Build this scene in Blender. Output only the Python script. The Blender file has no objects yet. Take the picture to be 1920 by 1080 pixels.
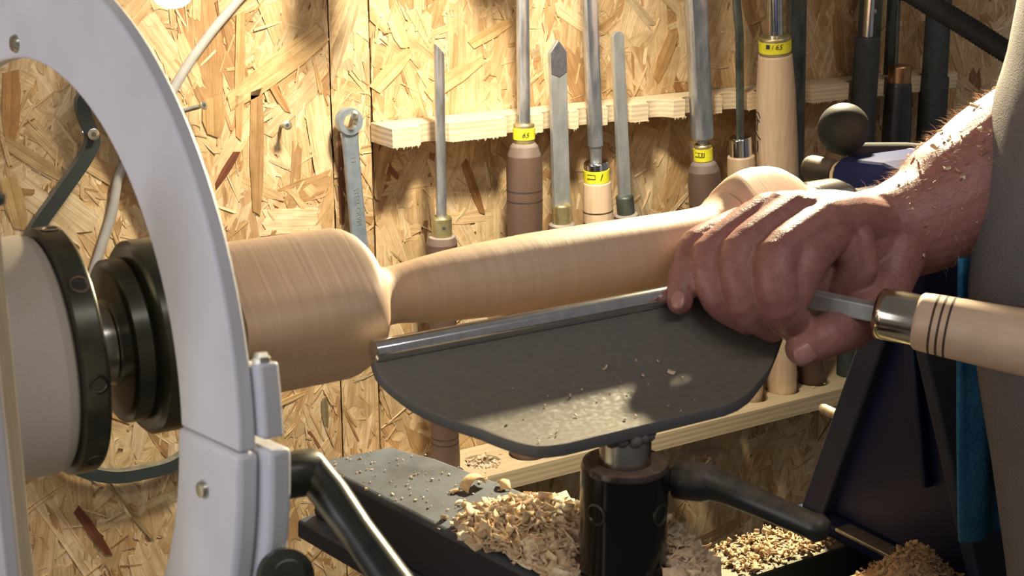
import bpy, bmesh, math, random
import numpy as np
from mathutils import Vector, Matrix, Quaternion

# ------------------------------------------------------------------ camera
S = bpy.context.scene
COL = S.collection
PI = math.pi
F_PX, PITCH, YAW = 2727.0, math.radians(15.8), math.radians(32.3)
EYE = Vector((0, 0, 1.45))
FW = Vector((math.sin(YAW) * math.cos(PITCH), math.cos(YAW) * math.cos(PITCH), -math.sin(PITCH)))
RT = Vector((math.cos(YAW), -math.sin(YAW), 0))
UP = RT.cross(FW)
cam = bpy.data.cameras.new('camera')
cam_o = bpy.data.objects.new('camera', cam)
COL.objects.link(cam_o)
cam.sensor_width = 36.0
cam.lens = 36.0 * F_PX / 1920.0
cam.clip_start = 0.02
cam_o.matrix_world = Matrix((
    (RT.x, UP.x, -FW.x, EYE.x), (RT.y, UP.y, -FW.y, EYE.y), (RT.z, UP.z, -FW.z, EYE.z), (0, 0, 0, 1)))
cam.dof.use_dof = True
cam.dof.focus_distance = 1.06
cam.dof.aperture_fstop = 26.0
S.camera = cam_o

# ------------------------------------------------------------------ light
S.view_settings.view_transform = 'Standard'
S.view_settings.look = 'None'
S.view_settings.gamma = 1.0
S.view_settings.use_curve_mapping = False
S.view_settings.exposure = 0.0
w = bpy.data.worlds.new('world')
S.world = w
w.use_nodes = True
bg = w.node_tree.nodes['Background']
bg.inputs[0].default_value = (1.0, 0.945, 0.92, 1)
bg.inputs[1].default_value = 0.15


def lamp(name, kind, loc, target, energy, color, **kw):
    d = bpy.data.lights.new(name, kind)
    d.energy = energy
    d.color = color
    for k, v in kw.items():
        setattr(d, k, v)
    o = bpy.data.objects.new(name, d)
    COL.objects.link(o)
    o.location = loc
    o.rotation_euler = (Vector(target) - Vector(loc)).to_track_quat('-Z', 'Y').to_euler()
    return o


WARM = (1.0, 0.91, 0.72)
LAMP_B = Vector((0.86, 0.90, 1.50))
lamp('work_lamp_light', 'SPOT', LAMP_B, (0.50, 0.60, 1.20), 62.0, (1.0, 0.86, 0.55), spot_size=math.radians(88), spot_blend=0.35, shadow_soft_size=0.018)
lamp('wall_lamp_light', 'SPOT', (0.50, 0.74, 1.66), (0.56, 1.04, 1.24), 32.0, WARM, spot_size=math.radians(82), spot_blend=1.0, shadow_soft_size=0.035)
# two added fill lights with no fixture: a cool one at left, one overhead
lamp('left_fill_light', 'AREA', (-1.7, 0.5, 1.62), (0.3, 0.6, 1.2), 19.0, (0.90, 0.90, 1.0), shape='RECTANGLE', size=1.2, size_y=1.0)
lamp('overhead_fill_light', 'AREA', (0.5, -0.5, 2.45), (0.5, 0.3, 0.0), 6.0, (1.0, 0.93, 0.90), shape='RECTANGLE', size=1.2, size_y=0.12)


def sight(px, py, depth):
    """surveyed point: direction seen in the photograph, distance estimated from the size of the thing"""
    return EYE + (FW + RT * ((px - 960) / F_PX) + UP * ((540 - py) / F_PX)) * depth


def on_y(px, py, y):
    r = FW + RT * ((px - 960) / F_PX) + UP * ((540 - py) / F_PX)
    return EYE + r * ((y - EYE.y) / r.y)


def on_z(px, py, z):
    r = FW + RT * ((px - 960) / F_PX) + UP * ((540 - py) / F_PX)
    return EYE + r * ((z - EYE.z) / r.z)


# ------------------------------------------------------------------ materials
def mat(name, color, rough=0.6, metal=0.0, spec=0.5, build=None, coat=0.0, sss=0.0):
    m = bpy.data.materials.new(name)
    m.use_nodes = True
    nt = m.node_tree
    b = nt.nodes['Principled BSDF']
    b.inputs['Base Color'].default_value = (*color, 1)
    b.inputs['Roughness'].default_value = rough
    b.inputs['Metallic'].default_value = metal
    b.inputs['Specular IOR Level'].default_value = spec
    b.inputs['Coat Weight'].default_value = coat
    if sss:
        b.inputs['Subsurface Weight'].default_value = sss
        b.inputs['Subsurface Radius'].default_value = (0.006, 0.002, 0.001)
        b.inputs['Subsurface Scale'].default_value = 1.0
    if build:
        build(nt, b)
    return m


def N(nt, t, **kw):
    n = nt.nodes.new(t)
    for k, v in kw.items():
        if k in n.inputs:
            n.inputs[k].default_value = v
        else:
            setattr(n, k, v)
    return n


def coords(nt, scale=(1, 1, 1), rot=(0, 0, 0)):
    tc = N(nt, 'ShaderNodeTexCoord')
    mp = N(nt, 'ShaderNodeMapping')
    mp.inputs['Scale'].default_value = scale
    mp.inputs['Rotation'].default_value = rot
    nt.links.new(tc.outputs['Object'], mp.inputs['Vector'])
    return mp.outputs['Vector']


def noise(nt, vec, scale, detail=4, rough=0.6, dist=0.0):
    n = N(nt, 'ShaderNodeTexNoise')
    n.inputs['Scale'].default_value = scale
    n.inputs['Detail'].default_value = detail
    n.inputs['Roughness'].default_value = rough
    n.inputs['Distortion'].default_value = dist
    if vec is not None:
        nt.links.new(vec, n.inputs['Vector'])
    return n.outputs['Fac']


def ramp(nt, fac, stops):
    r = N(nt, 'ShaderNodeValToRGB')
    e = r.color_ramp.elements
    while len(e) < len(stops):
        e.new(0.5)
    for i, (p, c) in enumerate(stops):
        e[i].position = p
        e[i].color = (*c, 1) if len(c) == 3 else c
    nt.links.new(fac, r.inputs['Fac'])
    return r.outputs['Color']


def mixc(nt, fac, a, b, mode='MIX'):
    m = N(nt, 'ShaderNodeMix', data_type='RGBA', blend_type=mode)
    for sock, v in ((m.inputs[0], fac), (m.inputs[6], a), (m.inputs[7], b)):
        if isinstance(v, (int, float)):
            sock.default_value = v
        elif isinstance(v, tuple):
            sock.default_value = (*v, 1)
        else:
            nt.links.new(v, sock)
    return m.outputs[2]


def bump(nt, b, h, strength=0.3, dist=0.001):
    n = N(nt, 'ShaderNodeBump')
    n.inputs['Strength'].default_value = strength
    n.inputs['Distance'].default_value = dist
    nt.links.new(h, n.inputs['Height'])
    nt.links.new(n.outputs['Normal'], b.inputs['Normal'])


def mottled(c1, c2, scale, lo=0.35, hi=0.7, stretch=(1, 1, 1), bs=0.0, bd=0.0005, rough2=None, detail=5):
    def f(nt, b):
        v = coords(nt, stretch)
        n = noise(nt, v, scale, detail)
        nt.links.new(ramp(nt, n, [(lo, c1), (hi, c2)]), b.inputs['Base Color'])
        if bs:
            bump(nt, b, n, bs, bd)
        if rough2:
            r = ramp(nt, n, [(lo, (rough2[0],) * 3), (hi, (rough2[1],) * 3)])
            nt.links.new(r, b.inputs['Roughness'])
    return f


def dusty(base, dust, scale=60, up=0.75, grain=(1, 1, 1), amount=0.25, bs=0.15):
    """coloured surface with fine wood dust lying where it faces up"""
    def f(nt, b):
        v = coords(nt, grain)
        n = noise(nt, v, scale, 6, 0.7)
        n2 = noise(nt, coords(nt), 900, 2)
        geo = N(nt, 'ShaderNodeNewGeometry')
        sep = N(nt, 'ShaderNodeSeparateXYZ')
        nt.links.new(geo.outputs['Normal'], sep.inputs[0])
        mr = N(nt, 'ShaderNodeMapRange')
        mr.inputs['From Min'].default_value = 0.05
        mr.inputs['From Max'].default_value = 0.95
        mr.inputs['To Min'].default_value = amount
        mr.inputs['To Max'].default_value = up + amount
        nt.links.new(sep.outputs['Z'], mr.inputs['Value'])
        mu = N(nt, 'ShaderNodeMath', operation='MULTIPLY')
        nt.links.new(mr.outputs[0], mu.inputs[0])
        nt.links.new(ramp(nt, n, [(0.3, (0.25,) * 3), (0.65, (1.0,) * 3)]), mu.inputs[1])
        mu.use_clamp = True
        bc = mixc(nt, n2, tuple(0.75 * c for c in base), base)
        nt.links.new(mixc(nt, mu.outputs[0], bc, dust), b.inputs['Base Color'])
        rr = ramp(nt, mu.outputs[0], [(0.1, (b.inputs['Roughness'].default_value,) * 3), (0.7, (0.9,) * 3)])
        nt.links.new(rr, b.inputs['Roughness'])
        if bs:
            bump(nt, b, n2, bs, 0.0004)
    return f


def strand_nodes(nt, b):
    a = N(nt, 'ShaderNodeAttribute', attribute_name='tint')
    uv = N(nt, 'ShaderNodeUVMap')

    def grain(sx, sy, d):
        mp = N(nt, 'ShaderNodeMapping')
        mp.inputs['Scale'].default_value = (sx, sy, 1)
        nt.links.new(uv.outputs[0], mp.inputs['Vector'])
        return noise(nt, mp.outputs[0], 1.0, d, 0.65, 0.4)
    n = grain(22, 800, 4)
    n1 = grain(14, 240, 3)
    n2 = noise(nt, uv.outputs[0], 70, 4)
    n3 = noise(nt, coords(nt), 9, 3)
    c = mixc(nt, 1.0, a.outputs['Color'], ramp(nt, n, [(0.30, (0.76, 0.69, 0.60)), (0.55, (1.04, 1.04, 1.03))]), 'MULTIPLY')
    c = mixc(nt, 1.0, c, ramp(nt, n1, [(0.33, (0.82, 0.75, 0.66)), (0.58, (1.06, 1.06, 1.06))]), 'MULTIPLY')
    c = mixc(nt, 1.0, c, ramp(nt, n2, [(0.33, (0.84, 0.79, 0.72)), (0.62, (1.04,) * 3)]), 'MULTIPLY')
    c = mixc(nt, 1.0, c, ramp(nt, n3, [(0.35, (0.88, 0.84, 0.78)), (0.65, (1.05,) * 3)]), 'MULTIPLY')
    nt.links.new(c, b.inputs['Base Color'])
    bump(nt, b, n, 0.4, 0.0007)


def chip_nodes(nt, b):
    a = N(nt, 'ShaderNodeAttribute', attribute_name='tint')
    n = noise(nt, coords(nt), 500, 3)
    nt.links.new(mixc(nt, 1.0, a.outputs['Color'], ramp(nt, n, [(0.3, (0.8, 0.75, 0.7)), (0.7, (1.05,) * 3)]), 'MULTIPLY'), b.inputs['Base Color'])


def pine_nodes(c1, c2, axis_scale, sc=55):
    def f(nt, b):
        v = coords(nt, axis_scale)
        wv = N(nt, 'ShaderNodeTexWave', wave_type='BANDS', bands_direction='Z')
        wv.inputs['Scale'].default_value = sc
        wv.inputs['Distortion'].default_value = 3.0
        wv.inputs['Detail'].default_value = 2
        wv.inputs['Detail Scale'].default_value = 0.5
        nt.links.new(v, wv.inputs['Vector'])
        n = noise(nt, coords(nt, (30, 400, 400)), 1.0, 3)
        c = mixc(nt, ramp(nt, wv.outputs['Fac'], [(0.0, (0, 0, 0)), (1, (1, 1, 1))]), c1, c2)
        c = mixc(nt, 1.0, c, ramp(nt, n, [(0.3, (0.88, 0.85, 0.8)), (0.7, (1.04,) * 3)]), 'MULTIPLY')
        nt.links.new(c, b.inputs['Base Color'])
        bump(nt, b, wv.outputs['Fac'], 0.2, 0.0004)
    return f


def turned_nodes(c1, c2):
    """rings left by the gouge around the lathe axis"""
    def f(nt, b):
        n = noise(nt, coords(nt, (260, 6, 6)), 1.0, 5, 0.65)
        g = noise(nt, coords(nt, (6, 130, 130)), 1.0, 3)
        c = ramp(nt, n, [(0.3, c1), (0.65, c2)])
        c = mixc(nt, 1.0, c, ramp(nt, g, [(0.35, (0.96, 0.945, 0.93)), (0.65, (1.02,) * 3)]), 'MULTIPLY')
        nt.links.new(c, b.inputs['Base Color'])
        bump(nt, b, n, 0.25, 0.0006)
    return f


def handle_grain(c1, c2, axis=2):
    s = [240, 240, 240]
    s[axis] = 9
    return mottled(c1, c2, 1.0, 0.3, 0.7, tuple(s), 0.08, 0.0003)


def skin_nodes(nt, b):
    v = coords(nt)
    n1 = noise(nt, v, 45, 4)
    n2 = noise(nt, v, 260, 4)
    c = ramp(nt, n1, [(0.30, (0.285, 0.122, 0.105)), (0.5, (0.34, 0.152, 0.128)), (0.72, (0.40, 0.186, 0.154))])
    c = mixc(nt, 1.0, c, ramp(nt, n2, [(0.3, (0.86, 0.80, 0.78)), (0.7, (1.06,) * 3)]), 'MULTIPLY')
    nt.links.new(c, b.inputs['Base Color'])
    vo = N(nt, 'ShaderNodeTexVoronoi', feature='DISTANCE_TO_EDGE')
    vo.inputs['Scale'].default_value = 650
    nt.links.new(v, vo.inputs['Vector'])
    ad = N(nt, 'ShaderNodeMath', operation='ADD')
    nt.links.new(vo.outputs['Distance'], ad.inputs[0])
    nt.links.new(n2, ad.inputs[1])
    bump(nt, b, ad.outputs[0], 0.35, 0.0006)


def fabric_nodes(c1, c2, sc):
    def f(nt, b):
        v = coords(nt)
        n = noise(nt, v, 30, 4)
        vo = N(nt, 'ShaderNodeTexVoronoi')
        vo.inputs['Scale'].default_value = sc
        nt.links.new(v, vo.inputs['Vector'])
        c = ramp(nt, n, [(0.3, c1), (0.7, c2)])
        nt.links.new(mixc(nt, 1.0, c, ramp(nt, vo.outputs['Distance'], [(0.1, (1.05,) * 3), (0.8, (0.75,) * 3)]), 'MULTIPLY'), b.inputs['Base Color'])
        bump(nt, b, vo.outputs['Distance'], 0.5, 0.0008)
    return f


M = {}
M['osb_core'] = mat('osb_core', (0.40, 0.24, 0.11), 0.8, build=mottled((0.30, 0.17, 0.07), (0.48, 0.30, 0.14), 90))
M['strand'] = mat('osb_strand', (0.5, 0.33, 0.16), 0.62, spec=0.35, build=strand_nodes)
M['pine'] = mat('pine', (0.8, 0.65, 0.42), 0.7, spec=0.3, build=pine_nodes((0.80, 0.67, 0.47), (0.68, 0.53, 0.34), (0.15, 0.6, 1), 75))
M['plank'] = mat('planed_pine', (0.66, 0.5, 0.3), 0.7, spec=0.3, build=pine_nodes((0.66, 0.53, 0.33), (0.55, 0.42, 0.25), (0.1, 1, 1), 60))
M['steel'] = mat('steel', (0.46, 0.48, 0.50), 0.33, 0.82, build=mottled((0.36, 0.38, 0.39), (0.60, 0.62, 0.62), 160, stretch=(1, 1, 0.25), bs=0.05, rough2=(0.28, 0.42)))
M['flat_steel'] = mat('ground_steel', (0.45, 0.47, 0.46), 0.45, 0.55, build=mottled((0.36, 0.375, 0.36), (0.54, 0.55, 0.53), 120, stretch=(1, 1, 0.3), bs=0.05))
M['bright_steel'] = mat('bright_steel', (0.66, 0.66, 0.66), 0.14, 1.0, build=mottled((0.66, 0.66, 0.66), (0.84, 0.83, 0.82), 120, bs=0.02))
M['dark_steel'] = mat('dark_steel', (0.13, 0.14, 0.13), 0.5, 0.5, build=mottled((0.05, 0.055, 0.045), (0.17, 0.18, 0.15), 70, stretch=(1, 1, 0.4), bs=0.08))
M['wrench_steel'] = mat('blue_grey_steel', (0.34, 0.40, 0.45), 0.4, 0.55, build=mottled((0.27, 0.33, 0.38), (0.38, 0.44, 0.49), 90, bs=0.04))
M['tip_steel'] = mat('heat_darkened_steel', (0.2, 0.2, 0.21), 0.4, 0.6, build=mottled((0.15, 0.15, 0.16), (0.26, 0.25, 0.28), 200))
M['chrome'] = mat('chrome', (0.75, 0.75, 0.76), 0.1, 1.0, build=mottled((0.68, 0.68, 0.69), (0.8, 0.8, 0.8), 90))
M['brass'] = mat('brass', (0.52, 0.41, 0.17), 0.36, 0.75, build=mottled((0.44, 0.36, 0.16), (0.66, 0.56, 0.29), 130, bs=0.05))
M['copper'] = mat('copper', (0.55, 0.30, 0.15), 0.35, 1.0, build=mottled((0.40, 0.22, 0.10), (0.66, 0.38, 0.2), 120))
M['bronze_chrome'] = mat('ferrule_nickel', (0.60, 0.52, 0.38), 0.16, 1.0, build=mottled((0.50, 0.45, 0.36), (0.62, 0.56, 0.46), 60))
M['tape'] = mat('yellow_tape', (0.86, 0.80, 0.03), 0.5, build=mottled((0.78, 0.70, 0.02), (0.90, 0.86, 0.05), 200))
M['ink'] = mat('black_ink', (0.02, 0.02, 0.015), 0.6, build=mottled((0.012, 0.012, 0.01), (0.035, 0.03, 0.02), 300))
M['pale_mark'] = mat('raised_letter_steel', (0.8, 0.8, 0.8), 0.3, 0.8, build=mottled((0.7, 0.72, 0.74), (0.85, 0.85, 0.85), 200))
M['walnut'] = mat('dusty_walnut', (0.13, 0.065, 0.04), 0.5, build=dusty((0.115, 0.058, 0.035), (0.38, 0.33, 0.28), 45, 0.9, (1, 1, 0.30), 0.10))
M['beech'] = mat('beech', (0.70, 0.50, 0.32), 0.45, build=handle_grain((0.60, 0.42, 0.26), (0.76, 0.56, 0.36)))
M['beech_near'] = mat('beech_near', (0.70, 0.50, 0.32), 0.42, build=mottled((0.58, 0.40, 0.26), (0.68, 0.49, 0.33), 1.0, 0.3, 0.7, (120, 9, 120), 0.06, 0.0003))
M['boxwood'] = mat('boxwood', (0.62, 0.42, 0.14), 0.4, build=handle_grain((0.52, 0.33, 0.10), (0.68, 0.48, 0.18)))
M['groove'] = mat('burnt_groove', (0.06, 0.035, 0.02), 0.7, build=mottled((0.04, 0.022, 0.012), (0.09, 0.05, 0.03), 200))
M['workpiece'] = mat('turned_wood', (0.6, 0.38, 0.24), 0.55, build=turned_nodes((0.545, 0.37, 0.25), (0.62, 0.43, 0.295)))
M['white_paint'] = mat('white_paint', (0.66, 0.66, 0.69), 0.5, build=mottled((0.62, 0.62, 0.65), (0.70, 0.70, 0.73), 25, bs=0.05, bd=0.0008))
M['raw_edge'] = mat('raw_plywood_edge', (0.60, 0.48, 0.30), 0.65, build=mottled((0.50, 0.38, 0.22), (0.68, 0.55, 0.36), 1.0, stretch=(300, 300, 20)))
M['cream_paint'] = mat('cream_paint', (0.56, 0.50, 0.43), 0.45, build=dusty((0.60, 0.55, 0.49), (0.50, 0.38, 0.24), 60, 0.55, amount=0.02, bs=0.05))
M['black_paint'] = mat('black_paint', (0.008, 0.008, 0.008), 0.15, spec=0.4, build=dusty((0.011, 0.011, 0.010), (0.34, 0.22, 0.15), 120, 0.8, amount=0.0, bs=0.03))
M['lever_black'] = mat('lever_black', (0.02, 0.02, 0.017), 0.33, spec=0.45, build=mottled((0.013, 0.013, 0.011), (0.035, 0.033, 0.024), 90, bs=0.08))
M['black_plastic'] = mat('black_plastic', (0.03, 0.032, 0.03), 0.35, build=dusty((0.018, 0.019, 0.017), (0.30, 0.23, 0.16), 110, 0.5, amount=0.0, bs=0.1))
M['ball_black'] = mat('ball_plastic', (0.03, 0.033, 0.03), 0.6, spec=0.12, build=mottled((0.017, 0.019, 0.017), (0.025, 0.027, 0.024), 40))
M['hose_black'] = mat('hose_black', (0.012, 0.012, 0.011), 0.6, spec=0.2, build=mottled((0.016, 0.016, 0.015), (0.028, 0.028, 0.026), 60))
M['gun_metal'] = mat('blackened_steel', (0.045, 0.045, 0.032), 0.28, 0.4, build=mottled((0.030, 0.030, 0.022), (0.07, 0.068, 0.045), 60, bs=0.04))
M['spindle'] = mat('spindle_steel', (0.38, 0.36, 0.32), 0.25, 1.0, build=mottled((0.30, 0.28, 0.24), (0.45, 0.43, 0.38), 80))
M['cast_iron'] = mat('dusty_cast_iron', (0.10, 0.105, 0.11), 0.5, build=dusty((0.115, 0.115, 0.118), (0.205, 0.175, 0.128), 300, 0.8, amount=0.02, bs=0.1))
M['banjo_blue'] = mat('dusty_dark_blue', (0.03, 0.045, 0.09), 0.5, build=dusty((0.014, 0.018, 0.032), (0.17, 0.195, 0.25), 40, 0.55, amount=-0.03, bs=0.15))
M['lathe_blue'] = mat('lathe_blue', (0.02, 0.028, 0.10), 0.38, spec=0.25, build=dusty((0.011, 0.017, 0.062), (0.13, 0.13, 0.14), 22, 0.12, amount=0.015, bs=0.06))
M['clean_blue'] = mat('lathe_blue_top', (0.014, 0.019, 0.068), 0.7, spec=0.04, build=mottled((0.012, 0.016, 0.060), (0.018, 0.023, 0.078), 30))
M['rim_blue'] = mat('lathe_blue_rim', (0.02, 0.024, 0.06), 0.45, spec=0.25, build=dusty((0.012, 0.018, 0.055), (0.14, 0.14, 0.15), 18, 0.3, amount=0.22, bs=0.06))
M['bed'] = mat('bed_iron', (0.10, 0.11, 0.09), 0.4, 0.4, build=dusty((0.07, 0.08, 0.065), (0.36, 0.28, 0.18), 120, 0.4, amount=0.0))
M['grip'] = mat('foam_grip', (0.045, 0.050, 0.048), 0.75, build=mottled((0.035, 0.04, 0.038), (0.06, 0.065, 0.06), 120, bs=0.2))
M['dark_wood'] = mat('black_handle', (0.03, 0.03, 0.034), 0.35, build=mottled((0.02, 0.02, 0.023), (0.045, 0.045, 0.05), 60))
M['rubber'] = mat('belt_rubber', (0.035, 0.045, 0.042), 0.55, build=dusty((0.035, 0.045, 0.042), (0.34, 0.30, 0.22), 80, 0.6, amount=0.0))
M['cable_white'] = mat('white_cable', (0.42, 0.40, 0.36), 0.5, build=mottled((0.38, 0.36, 0.32), (0.46, 0.44, 0.40), 60))
M['zinc'] = mat('zinc_screw', (0.62, 0.60, 0.50), 0.3, 0.9, build=mottled((0.45, 0.43, 0.34), (0.7, 0.68, 0.6), 200))
M['chip'] = mat('wood_chip', (0.75, 0.55, 0.33), 0.7, spec=0.3, build=chip_nodes)
M['skin'] = mat('skin', (0.5, 0.26, 0.2), 0.45, spec=0.45, build=skin_nodes, sss=0.15)
M['nail'] = mat('nail', (0.45, 0.22, 0.19), 0.3, spec=0.4, build=mottled((0.41, 0.19, 0.165), (0.48, 0.24, 0.205), 90))
M['hair'] = mat('arm_hair', (0.42, 0.26, 0.12), 0.45, build=mottled((0.60, 0.46, 0.28), (0.80, 0.65, 0.44), 80))
M['shirt'] = mat('shirt_fabric', (0.27, 0.25, 0.24), 0.9, spec=0.1, build=fabric_nodes((0.155, 0.142, 0.136), (0.195, 0.18, 0.172), 1100))
M['blue_cloth'] = mat('blue_cloth', (0.05, 0.20, 0.38), 0.9, spec=0.1, build=fabric_nodes((0.03, 0.15, 0.30), (0.08, 0.28, 0.46), 450))
M['bulb'] = mat('bulb_glow', (1, 1, 1), 0.4)
_b = M['bulb'].node_tree.nodes['Principled BSDF']
_b.inputs['Emission Color'].default_value = (1.0, 0.93, 0.82, 1)
_b.inputs['Emission Strength'].default_value = 3.0
M['shade'] = mat('lamp_shade', (0.05, 0.05, 0.05), 0.4, build=mottled((0.04, 0.04, 0.04), (0.06, 0.06, 0.06), 50))
M['concrete'] = mat('workshop_floor', (0.22, 0.21, 0.20), 0.85, build=mottled((0.17, 0.16, 0.15), (0.27, 0.26, 0.24), 8, bs=0.1))
M['trouser'] = mat('dark_trousers', (0.04, 0.05, 0.07), 0.9, build=fabric_nodes((0.03, 0.038, 0.055), (0.05, 0.06, 0.08), 900))


# ------------------------------------------------------------------ geometry helpers
ORG = {}


class MB:
    def __init__(self):
        self.v, self.f = [], []

    def add(self, verts, faces):
        k = len(self.v)
        self.v += [Vector(p) for p in verts]
        self.f += [tuple(i + k for i in f) for f in faces]
        return self

    def box(self, lo, hi):
        x0, y0, z0 = lo
        x1, y1, z1 = hi
        return self.add([(x0, y0, z0), (x1, y0, z0), (x1, y1, z0), (x0, y1, z0), (x0, y0, z1), (x1, y0, z1), (x1, y1, z1), (x0, y1, z1)],
                        [(0, 3, 2, 1), (4, 5, 6, 7), (0, 1, 5, 4), (1, 2, 6, 5), (2, 3, 7, 6), (3, 0, 4, 7)])

    def prism(self, poly, d):
        """closed polygon (3D points) pushed along d"""
        n = len(poly)
        d = Vector(d)
        p = [Vector(q) for q in poly]
        return self.add(p + [q + d for q in p], [tuple(reversed(range(n))), tuple(range(n, 2 * n))] + [(i, (i + 1) % n, n + (i + 1) % n, n + i) for i in range(n)])

    def rings(self, rings, cap=True):
        n = len(rings[0])
        vs = [p for r in rings for p in r]
        fs = []
        for a in range(len(rings) - 1):
            for i in range(n):
                j = (i + 1) % n
                fs.append((a * n + i, a * n + j, (a + 1) * n + j, (a + 1) * n + i))
        if cap:
            fs.append(tuple(reversed(range(n))))
            fs.append(tuple(range((len(rings) - 1) * n, len(rings) * n)))
        return self.add(vs, fs)

    def lathe(self, p, d, prof, seg=32, shape=None, ref=None):
        """prof: list of (distance along d, radius)"""
        d = Vector(d).normalized()
        a = (Vector(ref) if ref else (Vector((0, 0, 1)) if abs(d.z) < 0.9 else Vector((1, 0, 0))))
        u = (a - d * a.dot(d)).normalized()
        q = d.cross(u)
        p = Vector(p)
        rr = []
        # support rings beside corners keep long smooth faces from shading round
        pr = [prof[0]]
        for i in range(1, len(prof)):
            (s0, r0), (s1, r1) = prof[i - 1], prof[i]
            ln = math.hypot(s1 - s0, r1 - r0)
            if ln > 0.004:
                def turn(j):
                    if j <= 0 or j >= len(prof) - 1:
                        return 9
                    a0 = math.atan2(prof[j][1] - prof[j - 1][1], prof[j][0] - prof[j - 1][0])
                    a1 = math.atan2(prof[j + 1][1] - prof[j][1], prof[j + 1][0] - prof[j][0])
                    return abs((a1 - a0 + PI) % (2 * PI) - PI)
                e = 0.0005 / ln
                if turn(i - 1) > 0.22:
                    pr.append((s0 + (s1 - s0) * e, r0 + (r1 - r0) * e))
                if turn(i) > 0.22:
                    pr.append((s1 - (s1 - s0) * e, r1 - (r1 - r0) * e))
            pr.append((s1, r1))
        for s, r in pr:
            r = max(r, 1e-5)
            rr.append([p + d * s + (u * math.cos(t) + q * math.sin(t)) * r for t in [2 * PI * i / seg for i in range(seg)]])
        return self.rings(rr)

    def tube(self, pts, rad, seg=12, flat=None, updir=None):
        pts = [Vector(p) for p in pts]
        if not isinstance(rad, (list, tuple)):
            rad = [rad] * len(pts)
        rr = []
        u = None
        for i, p in enumerate(pts):
            t = (pts[min(i + 1, len(pts) - 1)] - pts[max(i - 1, 0)]).normalized()
            if updir is not None:
                u = Vector(updir) - t * t.dot(Vector(updir))
            elif u is None:
                a = Vector((0, 0, 1)) if abs(t.z) < 0.9 else Vector((1, 0, 0))
                u = a - t * a.dot(t)
            else:
                u = u - t * u.dot(t)
            u.normalize()
            q = t.cross(u)
            ru = rad[i]
            rq = rad[i] if flat is None else flat
            rr.append([p + u * ru * math.cos(2 * PI * k / seg) + q * rq * math.sin(2 * PI * k / seg) for k in range(seg)])
        return self.rings(rr)

    def build(self, name, material, parent=None, smooth=40, bevel=0.0, bseg=2):
        org = ORG[parent.name] if parent else Vector((0, 0, 0))
        me = bpy.data.meshes.new(name)
        me.from_pydata([v - org for v in self.v], [], self.f)
        me.update()
        bm = bmesh.new()
        bm.from_mesh(me)
        bmesh.ops.recalc_face_normals(bm, faces=bm.faces)
        bm.to_mesh(me)
        bm.free()
        return link(name, me, material, parent, smooth, bevel, bseg)


def link(name, me, material, parent=None, smooth=40, bevel=0.0, bseg=2):
    me.materials.append(M[material] if isinstance(material, str) else material)
    if smooth:
        me.polygons.foreach_set('use_smooth', [True] * len(me.polygons))
        me.set_sharp_from_angle(angle=math.radians(smooth))
    o = bpy.data.objects.new(name, me)
    COL.objects.link(o)
    ORG[o.name] = ORG[parent.name] if parent else Vector((0, 0, 0))
    if parent:
        o.parent = parent
    if bevel:
        m = o.modifiers.new('bevel', 'BEVEL')
        m.width = bevel
        m.segments = bseg
        m.limit_method = 'ANGLE'
        m.angle_limit = math.radians(40)
        m.harden_normals = False
    return o


def thing(name, label, cat, loc, group=None):
    o = bpy.data.objects.new(name, None)
    o.empty_display_size = 0.02
    COL.objects.link(o)
    o.location = loc
    o['label'] = label
    o['category'] = cat
    if group:
        o['group'] = group
    ORG[o.name] = Vector(loc)
    return o


def tag(o, label, cat, group=None, kind=None):
    o['label'] = label
    o['category'] = cat
    if group:
        o['group'] = group
    if kind:
        o['kind'] = kind
    return o


def struct(o):
    o['kind'] = 'structure'
    return o


def apply_mods(o):
    dg = bpy.context.evaluated_depsgraph_get()
    dg.update()
    me = bpy.data.meshes.new_from_object(o.evaluated_get(dg))
    o.modifiers.clear()
    o.data = me
    return o


def plate_with_holes(outer, holes, z0, z1):
    """2D outline with round holes, extruded between z0 and z1 -> mesh"""
    cu = bpy.data.curves.new('outline', 'CURVE')
    cu.dimensions = '2D'
    cu.fill_mode = 'BOTH'
    cu.extrude = (z1 - z0) / 2
    for pts in [outer] + holes:
        sp = cu.splines.new('POLY')
        sp.points.add(len(pts) - 1)
        for i, (x, y) in enumerate(pts):
            sp.points[i].co = (x, y, 0, 1)
        sp.use_cyclic_u = True
    o = bpy.data.objects.new('outline', cu)
    COL.objects.link(o)
    dg = bpy.context.evaluated_depsgraph_get()
    dg.update()
    me = bpy.data.meshes.new_from_object(o.evaluated_get(dg))
    bpy.data.objects.remove(o)
    bpy.data.curves.remove(cu)
    bm = bmesh.new()
    bm.from_mesh(me)
    bmesh.ops.remove_doubles(bm, verts=bm.verts, dist=1e-5)
    for v in bm.verts:
        v.co.z += (z0 + z1) / 2
    bmesh.ops.recalc_face_normals(bm, faces=bm.faces)
    bm.to_mesh(me)
    bm.free()
    me.materials.clear()
    return me


def text_mesh(s, size, shear=0.0):
    cu = bpy.data.curves.new('txt', 'FONT')
    cu.body = s
    cu.size = size
    cu.shear = shear
    cu.align_x = 'CENTER'
    cu.align_y = 'CENTER'
    cu.resolution_u = 2
    o = bpy.data.objects.new('txt', cu)
    COL.objects.link(o)
    dg = bpy.context.evaluated_depsgraph_get()
    dg.update()
    me = bpy.data.meshes.new_from_object(o.evaluated_get(dg))
    bpy.data.objects.remove(o)
    vs = [v.co.copy() for v in me.vertices]
    fs = [tuple(p.vertices) for p in me.polygons]
    bpy.data.meshes.remove(me)
    return vs, fs


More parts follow.
